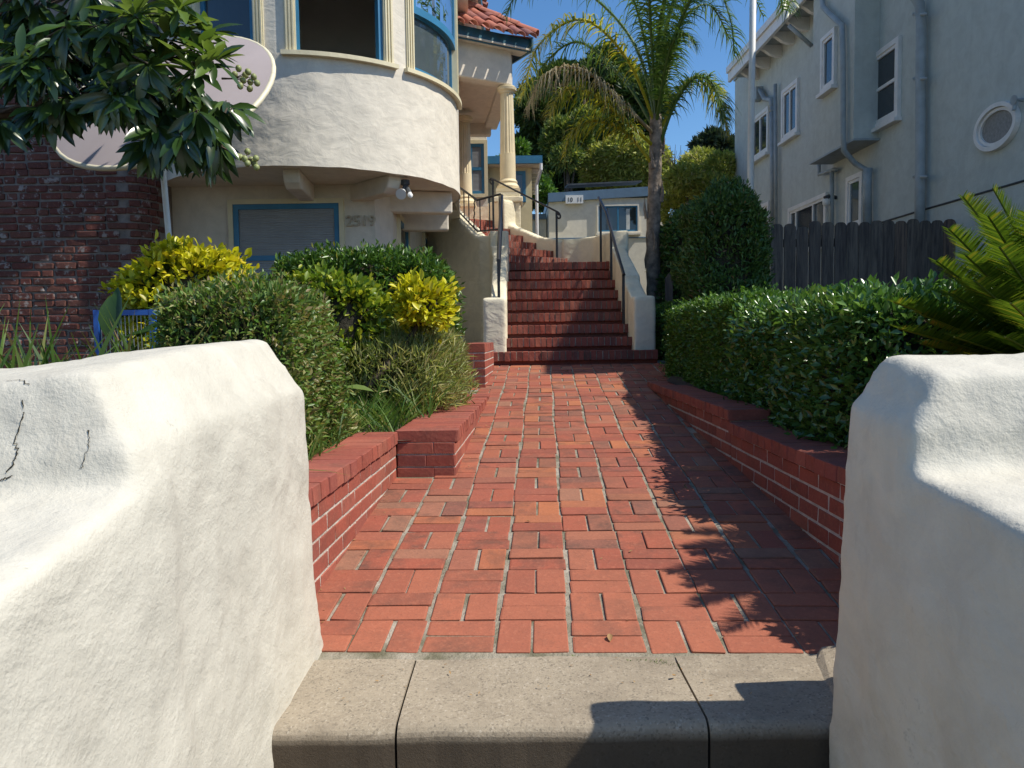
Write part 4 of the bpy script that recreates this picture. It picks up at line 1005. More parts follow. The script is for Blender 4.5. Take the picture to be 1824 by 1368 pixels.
MB().obox(GO, GD, GN, Z_, (GS0-.4, GS1+.1), (.40, .46), (GE-.10, GE+.16)).obox(GO, GD, GN, Z_, (GS0-.4, GS1+.1), (.462, .50), (GE+.08, GE+.2)).build('fascia', M['white'], GH)
MB().obox(GO, GD, GN, Z_, (GS0-.4, GS1+.1), (.0, .398), (GE-.0, GE+.04)).build('soffit', M['graypipe'], GH)
MB().obox(GO, GD, -GN, Z_, (GS0-.4, GS1+.1), (-.39, 7.2), (GE+.16, GE+.24)).build('roof', M['roofdark'], GH)
k = 0
for s in np.arange(GS0+.1, GS1, .62):
    prof = [(0.002, -.22), (.10, -.21), (.22, -.17), (.32, -.10), (.385, -.07), (.385, -.002), (.002, -.002)]
    vs = [GQ(s + q, GE + z, o) for q in (0, .09) for o, z in prof]; n = len(prof)
    MB().add(vs, [tuple(range(n)), tuple(range(n, 2*n))[::-1]] + [(i, n+i, n+(i+1)%n, (i+1)%n) for i in range(n)]).build('rafter_tail', M['white'], GH)
def gwin(pl, pt, pr, pb, **kw):
    """pl/pr pixel columns of far and near side, pt top pixel at near side, pb bottom pixel at near side"""
    ou = kw.pop('ou', 0); s1, zt = GP(pr, pt, ou); s1b, zb = GP(pr, pb, ou); s0, _ = GP(pl, pt, ou)
    return window(GH, GQ(s0, zb, ou), -GD, GN, s0 - s1, zt - zb, 'white', 'white', kw.pop('glass', 'glass'), kw.pop('fw', .07), kw.pop('sw', .045), kw.pop('proj', .05), **kw)
gwin(1554, 63, 1607, 207, rails=(.5,), sill=True)
gwin(1467, 47, 1492, 150, sill=True, ou=.351, fw=.06)
gwin(1396, 138, 1425, 235, mull=(.5,), sill=True)
gwin(1342, 188, 1372, 270, mull=(.5,), sill=True)
gwin(1408, 342, 1476, 440, mull=(.18, .68))
gwin(1512, 304, 1541, 403, glass='glass2', sill=True)
gwin(1352, 358, 1373, 410, sill=False)
# oval window
sA, zA = GP(1743, 228); sB, zB = GP(1819, 220); sc_, zc_ = GP(1779, 226)
rw_ = abs(sA - sB)/2; sc_ = (sA+sB)/2; rh_ = .245
mb = MB(); n = 36
def ovring(mb, r0, r1, o0, o1, z0=zc_):
    vs = []
    for k in range(n):
        a = 2*math.pi*k/n
        for (rr_, oo) in ((r0, o0), (r1, o0), (r1, o1), (r0, o1)):
            vs.append(GQ(sc_ + math.cos(a)*(rw_ - rr_), z0 + math.sin(a)*(rh_ - rr_), oo))
    fs = []
    for k in range(n):
        for j in range(4): fs.append((k*4+j, k*4+(j+1)%4, ((k+1)%n)*4+(j+1)%4, ((k+1)%n)*4+j))
    mb.add(vs, fs)
ovring(mb, 0, .045, .001, .06); ovring(mb, .05, .085, .001, .035)
ow = mb.build('oval_window', M['white'], GH)
mb = MB(); mb.add([GQ(sc_ + math.cos(2*math.pi*k/n)*(rw_-.08), zc_ + math.sin(2*math.pi*k/n)*(rh_-.08), .012) for k in range(n)], [tuple(range(n))]); mb.build('frosted_pane', plain('frosted_glass', (.30,.30,.29), .5, .15, 30, .6, 120), ow)
# projecting oriel
so_, zo_ = GP(1520, 245, .35); s2_, _ = GP(1447, 250, .35); zo_ = GP(1520, 248, .35)[1]
MB().obox(GO, GD, GN, Z_, (so_, s2_), (.002, .35), (zo_, GE-.01)).build('oriel', M['grayhouse'], GH)
MB().obox(GO, GD, GN, Z_, (so_-.06, s2_+.05), (.003, .375), (zo_-.03, zo_-.002)).build('oriel_ledge', M['graypipe'], GH)
gw2 = GP(1467, 150, .35); 
# pipes
def gpipe(pts, r, out=.08, name='drain_pipe', mat='graypipe', par=None):
    P = []
    for q in pts:
        s, z = GP(q[0], q[1], q[2] if len(q) > 2 else out); P.append(GQ(s, z, q[2] if len(q) > 2 else out))
    return MB().tube(P, r, 10).build(name, M[mat], par or GH, smooth=True)
pp = gpipe([(1612, -60, .35), (1622, -20, .2), (1638, 8), (1641, 40), (1640, 160), (1639, 330), (1638, 420)], .062, .09)
for y in (25, 140, 315): gpipe([(1636-8, y, .02), (1650, y, .16)], .02, name='pipe_clamp', par=pp)
pp = gpipe([(1463, -30, .42), (1466, 12, .42), (1478, 25, .42), (1500, 45, .42), (1502, 120, .42), (1502, 235, .42), (1503, 268, .42), (1522, 290, .22), (1541, 302, .1), (1546, 318, .1), (1545, 402, .1)], .04, .4)
gpipe([(1546, 300, .1), (1545, 330, .1), (1545, 400, .1)], .06, name='pipe_sleeve', par=pp)
gpipe([(1375, 190), (1376, 420)], .045); gpipe([(1381, 150), (1382, 420)], .035)
gpipe([(1354, 160), (1362, 176), (1374, 178), (1375, 200)], .05)
gpipe([(1459, 290), (1459, 311), (1485, 302), (1490, 303)], .03); gpipe([(1482, 305), (1482, 405)], .035)
gpipe([(1405, 45, .42), (1446, 82, .02)], .035, name='brace_pipe')
gpipe([(1551, 402, .004), (1640, 375, .004), (1824, 322, .004)], .012, .004, 'conduit', 'roofdark')
# wall lamp, meter box, tap
wl_s, wl_z = GP(1490, 352); wlp = GQ(wl_s, wl_z, .0)
lo_ = MB().tube([wlp, wlp + GN*.12 + Z_*.02, wlp + GN*.16 - Z_*.02], [.03, .035, .06], 10).build('wall_lamp', M['roofdark'], GH)
MB().lathe(wlp + GN*.16 - Z_*.13, [(0, .03), (.03, .055), (.08, .06), (.11, .055)], 12).build('lamp_globe', M['lamp'], lo_, smooth=True)
q = GP(1356, 168); MB().obox(GQ(q[0], q[1]), GD, GN, Z_, (-.12, .12), (.001, .14), (-.12, .12)).build('junction_box', M['graypipe'], GH)
q = GP(1822, 178); tp_ = GQ(q[0], q[1]); MB().tube([tp_, tp_ + GN*.07, tp_ + GN*.09 - Z_*.10], .02, 8).tube([tp_ + GN*.09, tp_ + GN*.1], .05, 10).build('tap', M['graypipe'], GH)

# white pole
p0 = W(1337, 322, 11.2); 
MB().tube([Vector((p0.x+.02, 11.2, 1.0)), Vector((p0.x, 11.2, 4.0)), Vector((p0.x+.04, 11.2, 8.2))], .046, 14).build('white_pole', M['white'], smooth=True, label='tall white pole standing in front of the grey house corner', cat='pole')
# ================================================================== WOODEN FENCE
FY = 9.05
fx1 = W(1702, 430, FY).x; fx0 = W(1345, 430, FY).x
fc = thing('wooden_fence', ((fx0+fx1)/2, FY, 1.1), 'dark weathered wooden picket fence beside the grey house', 'fence')
x = fx1; k = 0
while x > fx0 - .1:
    wd = .138 + random.uniform(-.004,.003); zt = 2.80 + random.gauss(0,.012); zt -= (fx1 - x)*.012
    gap = .004 if x > 4.0 else .012
    c = .035; x0 = x - wd
    prof = [(x0, 1.0), (x, 1.0), (x, zt-c*1.2), (x-c*.55, zt-c*.3), (x-c*1.3, zt), (x0+c*1.3, zt), (x0+c*.55, zt-c*.3), (x0, zt-c*1.2)]
    dy = random.gauss(0,.003); n = len(prof)
    vs = [(p[0], FY + dy, p[1]) for p in prof] + [(p[0], FY + .018 + dy, p[1]) for p in prof]
    MB().add(vs, [tuple(range(n)), tuple(range(n, 2*n))[::-1]] + [(i, n+i, n+(i+1)%n, (i+1)%n) for i in range(n)]).build('picket', M['wood'], fc)
    x = x0 - gap; k += 1
for z in (2.55, 1.75): MB().box((fx0-.1, FY + .026, z-.045), (fx1+.01, FY + .064, z+.045)).build('fence_rail', M['wood'], fc)
q = W(1192, 520, 10.0)
MB().add([(q.x-.05,10,1.0),(q.x+.05,10,1.0),(q.x+.05,10.03,1.0),(q.x-.05,10.03,1.0),(q.x-.05,10,2.22),(q.x+.05,10,2.22),(q.x+.05,10.03,2.22),(q.x-.05,10.03,2.22),(q.x,10,2.3),(q.x,10.03,2.3)],
   [(0,3,2,1),(0,1,5,8,4),(3,7,9,6,2),(1,2,6,5),(0,4,7,3),(5,6,9,8),(4,8,9,7)]).build('fence_post', M['wood'], label='single brown pointed fence post behind the hedge, right of the palm trunk', cat='post')

# ================================================================== PLANTS
# right hedges
bush('clipped_hedge', 'long clipped small-leaved green hedge along the right planter wall', 'hedge', (2.02, 6.45, 1.36), (.52, 1.35, .40), 60000, .036, .019, M['l_hedge'], p=9, rot=-.04, amp=.04, depth=.035, seed=2, core=.88, sprigs=.05, base=1.0)
bush('glossy_hedge', 'glossy broad-leaved green hedge between the clipped hedge and the sago palm', 'hedge', (2.28, 4.12, 1.235), (.86, 1.05, .42), 46000, .050, .025, M['l_gloss'], p=10, rot=-.04, amp=.03, depth=.05, seed=5, core=.86, sprigs=.25, base=.9)
bush('low_dark_hedge', 'low shaded hedge behind the right stair pier', 'hedge', (2.0, 9.1, 1.45), (.32, .6, .40), 6000, .05, .026, M['l_hedge'], p=6, seed=8, base=1.05)
bush('added_shade_shrub', 'low leafy shrub added unseen behind the right gate wall to shade the path', 'shrub', (1.66, 2.42, 1.13), (.34, .42, .23), 6000, .05, .025, M['l_gloss'], p=6, amp=.02, depth=.04, seed=6, core=.85, base=.9)  # shrub added out of view so the path's right edge falls in shadow
# arborvitae
bush('arborvitae', 'rounded columnar dark green arborvitae beside the picket fence', 'conifer', (2.24, 8.15, 2.02), (.39, .42, 1.0), 36000, .062, .020, M['l_arb'], p=3.2, amp=.08, freq=7, depth=.06, seed=9, core=.80, sprigs=.2, out=.5, up=.8, cluster=3, base=1.1)
bush('tall_dark_shrub', 'tall shaded shrub between the palm trunk and the arborvitae', 'shrub', (2.55, 10.6, 2.1), (.55, .5, 1.1), 9000, .085, .035, M['l_arb'], p=3, amp=.1, freq=5, seed=19, core=.8, base=1.1)
# left plants
bush('mixed_hedge', 'big olive and green clipped shrub right behind the left gate wall', 'shrub', (-1.22, 3.62, 1.325), (.285, .45, .395), 30000, .036, .015, M['l_nandina'], p=8, rot=.03, amp=.05, depth=.05, seed=12, core=.82, sprigs=.3, base=.92, detail=False)
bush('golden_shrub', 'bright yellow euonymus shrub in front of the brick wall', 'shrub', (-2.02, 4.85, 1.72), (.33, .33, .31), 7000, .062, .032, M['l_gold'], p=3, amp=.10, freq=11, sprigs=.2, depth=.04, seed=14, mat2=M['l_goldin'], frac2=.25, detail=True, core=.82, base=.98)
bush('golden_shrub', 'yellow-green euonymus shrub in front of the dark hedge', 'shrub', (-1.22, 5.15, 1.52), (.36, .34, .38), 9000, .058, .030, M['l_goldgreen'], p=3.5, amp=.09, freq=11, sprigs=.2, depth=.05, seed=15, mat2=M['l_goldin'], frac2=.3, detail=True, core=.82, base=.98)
bush('dark_hedge', 'dark green clipped hedge below the ground floor window', 'hedge', (-1.24, 6.55, 1.66), (.72, .42, .52), 24000, .06, .022, M['l_dark'], p=5, amp=.05, depth=.05, seed=16, core=.84, base=1.05, sprigs=.2)
gb = bush('topiary_ball', 'bright yellow ball-shaped shrub on a leaning stem', 'shrub', tuple(W(755, 549, 5.0)), (.15, .15, .145), 2300, .068, .030, M['l_gold'], p=2.2, amp=.04, freq=16, sprigs=.15, depth=.035, seed=17, detail=True, core=.75, stems=0, base=1.0, mat2=M['l_goldin'], frac2=.12)
MB().tube([W(655, 690, 4.75), W(690, 650, 4.85), W(735, 595, 5.0), W(752, 560, 5.0)], [.026,.022,.018,.012], 8).build('stem', M['bark'], gb, smooth=True)
# grey-green lavender mound
def tuft(name, label, cat, n, boxes, mat, L, Wd, parent=None, spread=.35, lean=(0,0), kind=None, seg=3, droop=.25):
    """upright blades as curved strips"""
    A = []
    for (x0, x1, y0, y1, z, cnt) in boxes:
        P = np.stack([rng.uniform(x0, x1, cnt), rng.uniform(y0, y1, cnt), np.full(cnt, z) if np.isscalar(z) else z(cnt)], 1); A.append(P)
    B = np.concatenate(A); n = len(B)
    D = nrm(np.stack([rng.normal(lean[0], spread, n), rng.normal(lean[1], spread, n), np.ones(n)], 1)); Ls = L*rng.uniform(.55, 1.15, n)[:, None]
    side = nrm(np.cross(D, rnd(n))); out = nrm(np.stack([D[:,0], D[:,1], np.zeros(n)], 1) + 1e-6)
    rows = []
    for k in range(seg+1):
        t = k/seg; c = B + D*Ls*t + (out*.5 - np.array([0,0,1])*.6)*Ls*droop*t*t*1.2
        wv = Wd*(1 - t**2.2)*.5 + .0004
        rows += [c + side*wv, c - side*wv]
    V = np.stack(rows, 1); m = 2*(seg+1); b = np.arange(n)[:, None]*m
    P = [np.concatenate([b + [2*k, 2*k+1, 2*k+3, 2*k+2] for k in range(seg)])]
    return npmesh(name, V.reshape(-1, 3), P, mat, parent, label=label, cat=cat, kind=kind)
lv = bush('lavender_mound', 'pale grey-green grassy mound under the yellow ball shrub', 'shrub', (-.80, 5.55, 1.24), (.46, .80, .30), 15000, .095, .008, M['l_lav'], p=3, amp=.06, depth=.06, seed=21, core=.78, out=.45, up=.8, base=.98)
tuft('grass_blades', None, None, 0, [(-1.05,-.5,4.6,5.9,1.02,420), (-.72,-.52,5.2,6.4,1.02,260)], M['l_grass'], .34, .009, lv, .3)
tuft('grass', 'loose green grass and weeds at the edge of the left planter bed', 'grass', 0, [(-1.15,-.82,3.0,4.3,.96,380), (-.95,-.62,4.1,5.0,.98,320)], M['l_grass'], .26, .008, None, .45, kind='stuff')
bush('weed_clump', 'small leafy weeds at the bend of the left planter wall', 'weeds', (-.98, 4.12, 1.03), (.16, .22, .10), 700, .05, .018, M['l_lav'], p=2, amp=.02, seed=23, core=0, stems=3, base=.95)
# three stray blades hanging over the brick edge
mb_l = [((640, 690, 4.6), (690, 700, 4.5)), ]
lf = thing('broad_leaf_plant', tuple(Vector(W(640, 700, 4.3)) - Z_*.25), 'single broad pale green leaf rising from the left planter grass', 'plant')
p_ = W(612, 690, 4.3); leaves('leaf', M['l_loquatnew'], [tuple(p_)], [(.9,.1,-.05)], [(0,-.4,1)], .17, .06, lf, detail=True)
MB().tube([W(600, 760, 4.3), W(606, 720, 4.3), p_], .004, 5).build('stalk', M['l_grass'], lf)
tuft('overhanging_blade', 'yellow-green blade of grass drooping over the near left brick wall', 'grass', 0, [(-.80,-.78,2.25,2.28,1.02,1)], M['l_lav'], .32, .012, None, .02, lean=(.55,0), droop=.9, seg=6)
# irises by the left gate wall
def irises():
    k = 0
    spots = [(-1.95,2.75),(-1.75,2.7),(-1.62,2.95),(-1.45,2.7),(-2.1,3.1),(-1.85,3.2),(-1.55,3.3),(-1.35,3.0),(-2.3,2.9),(-1.3,2.62),(-2.0,2.5),(-1.68,2.5),(-1.9,3.6),(-1.7,3.75),(-2.15,3.5),(-2.4,3.4),(-1.8,2.4),(-1.5,2.45),(-2.35,3.8),(-1.62,3.55)]
    names = ['leftmost', 'tall']
    order = sorted(range(len(spots)), key=lambda i: spots[i][0]/spots[i][1])
    for r_, i in enumerate(order):
        x, y = spots[i]; h_ = .62 + .18*random.random()
        t = thing('iris_clump', (x, y, .95), 'clump of sword-shaped iris leaves behind the left gate wall', 'plant', 'iris clumps behind the left gate wall')
        tuft('leaves', None, None, 0, [(x-.07,x+.07,y-.06,y+.06,.94,20)], M['l_iris'], h_, .026, t, .26, seg=4, droop=.16, lean=(.08,0))
irises()
cn = thing('canna', (-2.05, 3.9, 1.0), 'dark broad-leaved canna in front of the brick wall', 'plant')
c0 = [(205, 580), (222, 570), (240, 600), (196, 600)]
leaves('leaf', M['l_canna'], [tuple(W(188, 600, 3.9)), tuple(W(212, 585, 3.95)), tuple(W(205, 610, 3.8)), tuple(W(235, 605, 3.8))], [(.15,.0,1),(-.1,.1,1),(.9,-.1,.35),(.8,.1,.5)], [(.3,-1,.1),(-.2,-1,.1),(0,-.4,1),(.2,-.6,.8)], [.21,.22,.22,.2], [.085,.08,.055,.05], cn, detail=True, curl=.1)
MB().tube([(-2.05,3.9,.95), tuple(W(205, 610, 3.88))], .012, 6).build('stem', M['l_canna'], cn)
# blue cart, half hidden
bc = thing('garden_cart', (-2.05, 4.35, 1.0), 'blue framed wire cart half hidden behind the iris leaves', 'cart')
a, c = W(172, 553, 4.4), W(272, 553, 4.4); zb_ = W(230, 628, 4.4).z
for yy in (4.4, 4.75):
    MB().box((a.x, yy-.012, a.z-.03), (c.x, yy+.012, a.z)).build('top_rail', M['bluebin'], bc)
    MB().box((a.x, yy-.012, zb_-.03), (c.x+.06, yy+.012, zb_)).build('bottom_rail', M['bluebin'], bc)
for xx in (a.x, c.x):
    MB().box((xx-.012, 4.415, a.z-.029), (xx+.012, 4.735, a.z-.001)).build('end_rail', M['bluebin'], bc)
    for yy in (4.4, 4.75): MB().box((xx-.014, yy-.014, 1.0), (xx+.014, yy+.014, a.z+.003)).build('upright', M['bluebin'], bc)
wm = MB()
for k in range(1, 14):
    xx = a.x + (c.x-a.x)*k/14; wm.tube([(xx, 4.4, zb_), (xx, 4.4, a.z-.02)], .003, 4)
wm.build('wire_mesh', M['wire'], bc)

# ------------- sago palm
def frond(P, n, Ls, Wd, droop, up, taper=.25, twist=.0, start=.12, jitter=.12, vshape=.35, bothways=True, pend=.0):
    """leaflets along a rachis polyline; returns arrays for curved strips"""
    P = [Vector(p) for p in P]; out = []
    for k in range(n):
        t = start + (1-start)*(k+.5)/n; c = along(P, t); d = (along(P, min(1, t+.02)) - along(P, max(0, t-.02))).normalized()
        s = d.cross(Vector(up)).normalized(); nn = s.cross(d).normalized()
        env = math.sin(math.pi*min(1, max(0, (t-start)/(1-start)*.86 + .12)))**.55
        for sg in ((-1, 1) if bothways else (1,)):
            dirn = (s*sg + d*.62 + nn*vshape + Vector([random.gauss(0, jitter) for _ in range(3)])).normalized()
            out.append((c, dirn, Ls*max(taper, env)*random.uniform(.88, 1.08), nn))
    return out
def strips(items, Wd, droop, seg=3, grav=(0,0,-1)):
    C = np.array([tuple(i[0]) for i in items]); D = np.array([tuple(i[1]) for i in items]); L = np.array([i[2] for i in items])[:, None]; N = np.array([tuple(i[3]) for i in items])
    side = nrm(np.cross(D, N)); g = np.array(grav, float); rows = []
    n = len(C)
    for k in range(seg+1):
        t = k/seg; c = C + D*L*t*(1-droop*.35*t) + g*L*droop*t*t; wv = Wd*.5*(1 - t**2.5) + Wd*.04
        rows += [c + side*wv, c - side*wv]
    V = np.stack(rows, 1); m = 2*(seg+1); b = np.arange(n)[:, None]*m
    return V.reshape(-1, 3), [np.concatenate([b + [2*k, 2*k+1, 2*k+3, 2*k+2] for k in range(seg)])]
sgc = Vector((2.18, 2.95, 1.28))
sg_ = thing('sago_palm', (2.18, 2.95, .95), 'sago palm with stiff feathery fronds behind the right gate wall', 'palm')
MB().lathe((2.18, 2.95, .93), [(0,.16),(.15,.19),(.3,.15),(.38,.05)], 14).build('trunk', M['bark'], sg_)
tips = [((1690,408,2.75), .28), ((1715,350,2.9), .4), ((1768,335,3.1), .45), ((1668,465,2.7), .2), ((1592,538,2.55), .16), ((1600,585,2.5), .1), ((1620,640,2.45), .05), ((1760,385,2.5), .3),
        ((1720,455,2.4), .25), ((1850,300,2.8), .5), ((1900,350,2.3), .4), ((1990,360,3.3), .4), ((1655,575,2.9), .12), ((1950,500,2.1), .2), ((1700,560,3.6), .2), ((1880,420,3.9), .3), ((2100,480,3.0), .3), ((2050,560,3.7), .2), ((1640,612,2.75), .06), ((1700,600,2.4), .08),
        ((1735,500,2.3), .2), ((1690,520,2.5), .18), ((1780,440,2.25), .3), ((1660,640,2.6), .03), ((1740,640,2.3), .05), ((1800,540,2.1), .2), ((1640,560,2.6), .1), ((1700,635,2.7), .04), ((1790,600,2.2), .1), ((1830,380,2.4), .4)]
for i, ((px, py, Yd), arch) in enumerate(tips):
    tip = W(px, py, Yd); mid = (sgc + tip)/2 + Z_*arch*.22
    pts = [sgc*(1-t)**2 + mid*2*t*(1-t) + tip*t*t for t in np.linspace(0, 1, 12)]
    yel = py > 520 and i != 14
    fr_ = MB().tube(pts, [.010*(1-.7*k/11) for k in range(12)], 6).build('frond', M['l_sagotip'] if yel else M['l_sago'], sg_)
    it = frond(pts, 120, .15, .006, 0, (0,0,1), jitter=.06, vshape=.45)
    V, P = strips(it, .0062, .06, 2); npmesh('leaflets', V, P, M['l_sagotip'] if (yel and i % 3 == 0) else M['l_sago'], fr_)

# ------------- queen palm
pm = thing('queen_palm', (1.93, 10.6, 1.15), 'tall palm with slender trunk and arching feathery fronds beside the stairs', 'palm')
tk = [W(1168, 620, 10.6), W(1165, 520, 10.6), W(1163, 420, 10.6), W(1166, 340, 10.6), W(1168, 260, 10.6), W(1168, 205, 10.6)]
P = []; 
for k in range(40): P.append(along(tk, k/39))
rad = [(.108 - .028*(k/39))*(1 + .05*math.sin(k*2.1)) for k in range(40)]
MB().tube(P, rad, 14).build('trunk', M['palmtrunk'], pm, smooth=True)
# old leaf bases clinging to the trunk
for k in range(9):
    t = .28 + .07*k; c = along(tk, t); a = k*2.4; d = Vector((math.cos(a), math.sin(a), 0))
    MB().tube([c + d*.095, c + d*.125 + Z_*.12, c + d*.12 + Z_*.28 + d.cross(Z_)*.03], [.035, .022, .004], 5).build('leaf_base', M['palmtrunk'], pm)
cen = W(1168, 215, 10.6)
FR = [  # control pixels with depth, material, leaflet length
 ([(1168,225,10.6),(1120,110,10.3),(1040,35,10.0),(960,80,9.8),(932,170,9.7)], 'l_palmyellow', .50),
 ([(1166,230,10.6),(1110,140,10.9),(1030,75,11.1),(965,120,11.2),(945,180,11.2)], 'l_palm', .50),
 ([(1166,240,10.6),(1115,190,10.2),(1040,125,9.9),(975,130,9.7),(938,195,9.6)], 'l_palmdry', .42),
 ([(1166,262,10.6),(1120,220,10.3),(1060,170,10.1),(1010,160,10.0),(978,205,9.9)], 'l_palmyellow', .48),
 ([(1167,300,10.6),(1120,240,10.5),(1060,215,10.4),(1020,235,10.4),(1005,280,10.4)], 'l_palmyellow', .42),
 ([(1170,225,10.6),(1140,100,10.8),(1085,20,11.0),(1010,-30,11.2),(930,-20,11.4),(900,30,11.5)], 'l_palm', .50),
 ([(1170,215,10.6),(1152,90,10.5),(1120,-20,10.4),(1060,-90,10.3),(980,-90,10.2)], 'l_palm', .5),
 ([(1170,215,10.6),(1180,80,10.6),(1210,-20,10.5),(1265,-40,10.4),(1300,30,10.3),(1308,100,10.3)], 'l_palm', .52),
 ([(1170,215,10.6),(1185,110,10.9),(1220,30,11.1),(1265,10,11.3),(1300,70,11.4)], 'l_palm', .50),
 ([(1175,260,10.6),(1200,190,10.4),(1235,140,10.2),(1270,150,10.1),(1288,215,10.0)], 'l_palm', .46),
 ([(1172,245,10.6),(1205,170,10.7),(1245,135,10.8),(1280,175,10.9),(1296,240,10.9)], 'l_palmyellow', .40),
 ([(1170,215,10.6),(1172,80,10.2),(1190,-30,9.8),(1230,-110,9.4),(1320,-110,9.0),(1380,-40,8.8),(1395,20,8.8)], 'l_palm', .5),
 ([(1170,215,10.6),(1215,30,10.2),(1310,-90,9.7),(1385,-50,9.3),(1408,25,9.1)], 'l_palm', .5),
 ([(1170,215,10.6),(1205,60,10.0),(1270,-70,9.2),(1350,-130,8.7),(1440,-80,8.4)], 'l_palm', .5),
 ([(1170,215,10.6),(1190,40,10.8),(1250,-90,10.6),(1340,-150,10.4),(1430,-120,10.3)], 'l_palm', .52),
 ([(1170,215,10.6),(1180,30,10.3),(1220,-120,9.9),(1300,-220,9.5),(1400,-210,9.2)], 'l_palm', .52),
 ([(1170,215,10.6),(1160,60,10.0),(1150,-60,9.4),(1120,-120,8.9)], 'l_palm', .5),
 ([(1170,215,10.6),(1200,90,11.2),(1240,-40,11.8),(1310,-60,12.2),(1360,30,12.4)], 'l_palm', .42),
 ([(1168,225,10.6),(1190,100,10.0),(1215,60,9.7),(1240,80,9.6)], 'l_palm', .45),
]
for i, (cp_, mt, Ll) in enumerate(FR):
    ctrl = [W(*q) for q in cp_]
    # smooth polyline (Catmull-Rom)
    pts = []
    for j in range(len(ctrl)-1):
        p0_, p1_, p2_, p3_ = ctrl[max(j-1,0)], ctrl[j], ctrl[j+1], ctrl[min(j+2, len(ctrl)-1)]
        for t in np.linspace(0, 1, 6, endpoint=False):
            pts.append(.5*((2*p1_) + (p2_-p0_)*t + (2*p0_-5*p1_+4*p2_-p3_)*t*t + (3*p1_-p0_-3*p2_+p3_)*t**3))
    pts.append(ctrl[-1]); m = len(pts)
    fo = MB().tube(pts, [.026*(1-.8*k/m) for k in range(m)], 6).build('frond', M[mt] if mt != 'l_palm' else M['l_palm'], pm, smooth=True)
    it = frond(pts, 84, Ll, .01, 0, (0,0,1), start=.22, jitter=.34, vshape=.35)
    dry = mt == 'l_palmdry'
    V, P = strips(it, .016, .6 if not dry else 1.0, 4); npmesh('leaflets', V, P, M[mt], fo)
    if mt == 'l_palmyellow':
        it = frond(pts, 40, Ll, .01, 0, (0,0,1), start=.2, jitter=.3, vshape=.25); V, P = strips(it, .019, .7, 4); npmesh('green_leaflets', V, P, M['l_palm'], fo)

# ------------- background trees
def tree(name, label, cat, trunk, clumps, mat, L, Wd, n, mat2=None, group=None, trunk_r=.2, up=.4):
    x, y, zb = trunk; t = thing(name, (x, y, zb), label, cat, group)
    C = np.array([c[:3] for c in clumps]); r = np.array([c[3] for c in clumps]); w_ = r**2/np.sum(r**2)
    k = rng.choice(len(clumps), n, p=w_); d = nrm(rnd(n)); rad = r[k]*(1 - np.abs(rng.exponential(.16, n)))
    P = C[k] + d*rad[:, None]*np.array([1, 1, .75]); P += (bumps(P, .25, 2.2, 5)*r[k])[:, None]*d*.5
    D = d + rnd(n)*.6 + np.array([0, 0, up]); N = d*.5 + rnd(n)*.6 + np.array([0, 0, .5]); sz = rng.uniform(.6, 1.25, n)
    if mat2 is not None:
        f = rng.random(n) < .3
        leaves('crown', mat, P[~f], D[~f], N[~f], L*sz[~f], Wd*sz[~f], t); leaves('lit_tone_foliage', mat2, P[f], D[f], N[f], L*sz[f], Wd*sz[f], t)  # lighter leaves mixed in; sun on the crown painted as colour
    else: leaves('crown', mat, P, D, N, L*sz, Wd*sz, t)
    b = MB(); top = max(c[2] for c in clumps); zc = np.mean(C[:, 2])
    b.tube([(x, y, zb-.1), (x+.1, y, zb + (zc-zb)*.6), (x, y, zc + (top-zc)*.6)], [trunk_r, trunk_r*.7, trunk_r*.25], 10)
    for i in range(0, len(clumps), 2):
        c = clumps[i]; b.tube([(x, y, zb + (c[2]-zb)*.55), ((x+c[0])/2, (y+c[1])/2, zb + (c[2]-zb)*.85), c[:3]], [trunk_r*.35, trunk_r*.22, trunk_r*.06], 6)
    b.build('trunk', M['bark'], t); return t
def lower(l): return [(a, b + (38 if b < 160 else 12), c*.9) for a, b, c in l]
def pix_clumps(lst, Y0, spread, rpx):
    out = []
    for (px, py, rp_) in lst:
        Yd = Y0 + random.uniform(-spread, spread); p = W(px, py, Yd); out.append((p.x, p.y, p.z, rp_/FPX*Yd))
    return out
random.seed(5)
dk = [(960,135,35),(1000,105,38),(1050,110,42),(1100,100,38),(1010,150,55),(1080,160,65),(1140,135,42),(960,190,45),(950,260,50),(1000,230,60),(1060,240,65),(1120,220,60),(1000,300,55),(1060,310,60),(940,320,45),(1120,300,50),(1150,170,45),(1075,70,22),(985,330,40)]
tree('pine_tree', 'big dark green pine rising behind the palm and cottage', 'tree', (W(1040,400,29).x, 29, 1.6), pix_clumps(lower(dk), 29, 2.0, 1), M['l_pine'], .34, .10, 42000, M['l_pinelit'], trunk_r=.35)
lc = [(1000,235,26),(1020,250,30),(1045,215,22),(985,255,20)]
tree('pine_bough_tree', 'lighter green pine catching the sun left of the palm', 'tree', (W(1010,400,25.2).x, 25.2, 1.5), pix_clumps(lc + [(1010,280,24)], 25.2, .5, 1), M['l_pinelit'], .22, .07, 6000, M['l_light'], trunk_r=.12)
l1 = [(1070,290,38),(1110,275,40),(1150,285,38),(1085,315,30),(1130,315,34),(1170,310,30),(1060,320,24),(1120,250,20)]
tree('light_green_tree', 'pale yellow-green feathery tree above the cottage roof', 'tree', (W(1115,420,25.4).x, 25.4, 1.4), pix_clumps(l1, 25.4, .8, 1), M['l_light'], .2, .06, 15000, trunk_r=.12)
l2 = [(1215,320,30),(1250,300,34),(1285,300,32),(1230,350,36),(1270,340,36),(1210,380,30),(1250,400,36),(1200,430,30),(1190,350,20),(1190,480,28),(1215,460,26)]
tree('light_green_tree', 'pale yellow-green tree between the palm trunk and the white pole', 'tree', (W(1240,440,17.5).x, 17.5, 1.3), pix_clumps(l2, 17.5, .8, 1), M['l_light'], .14, .045, 15000, trunk_r=.10)
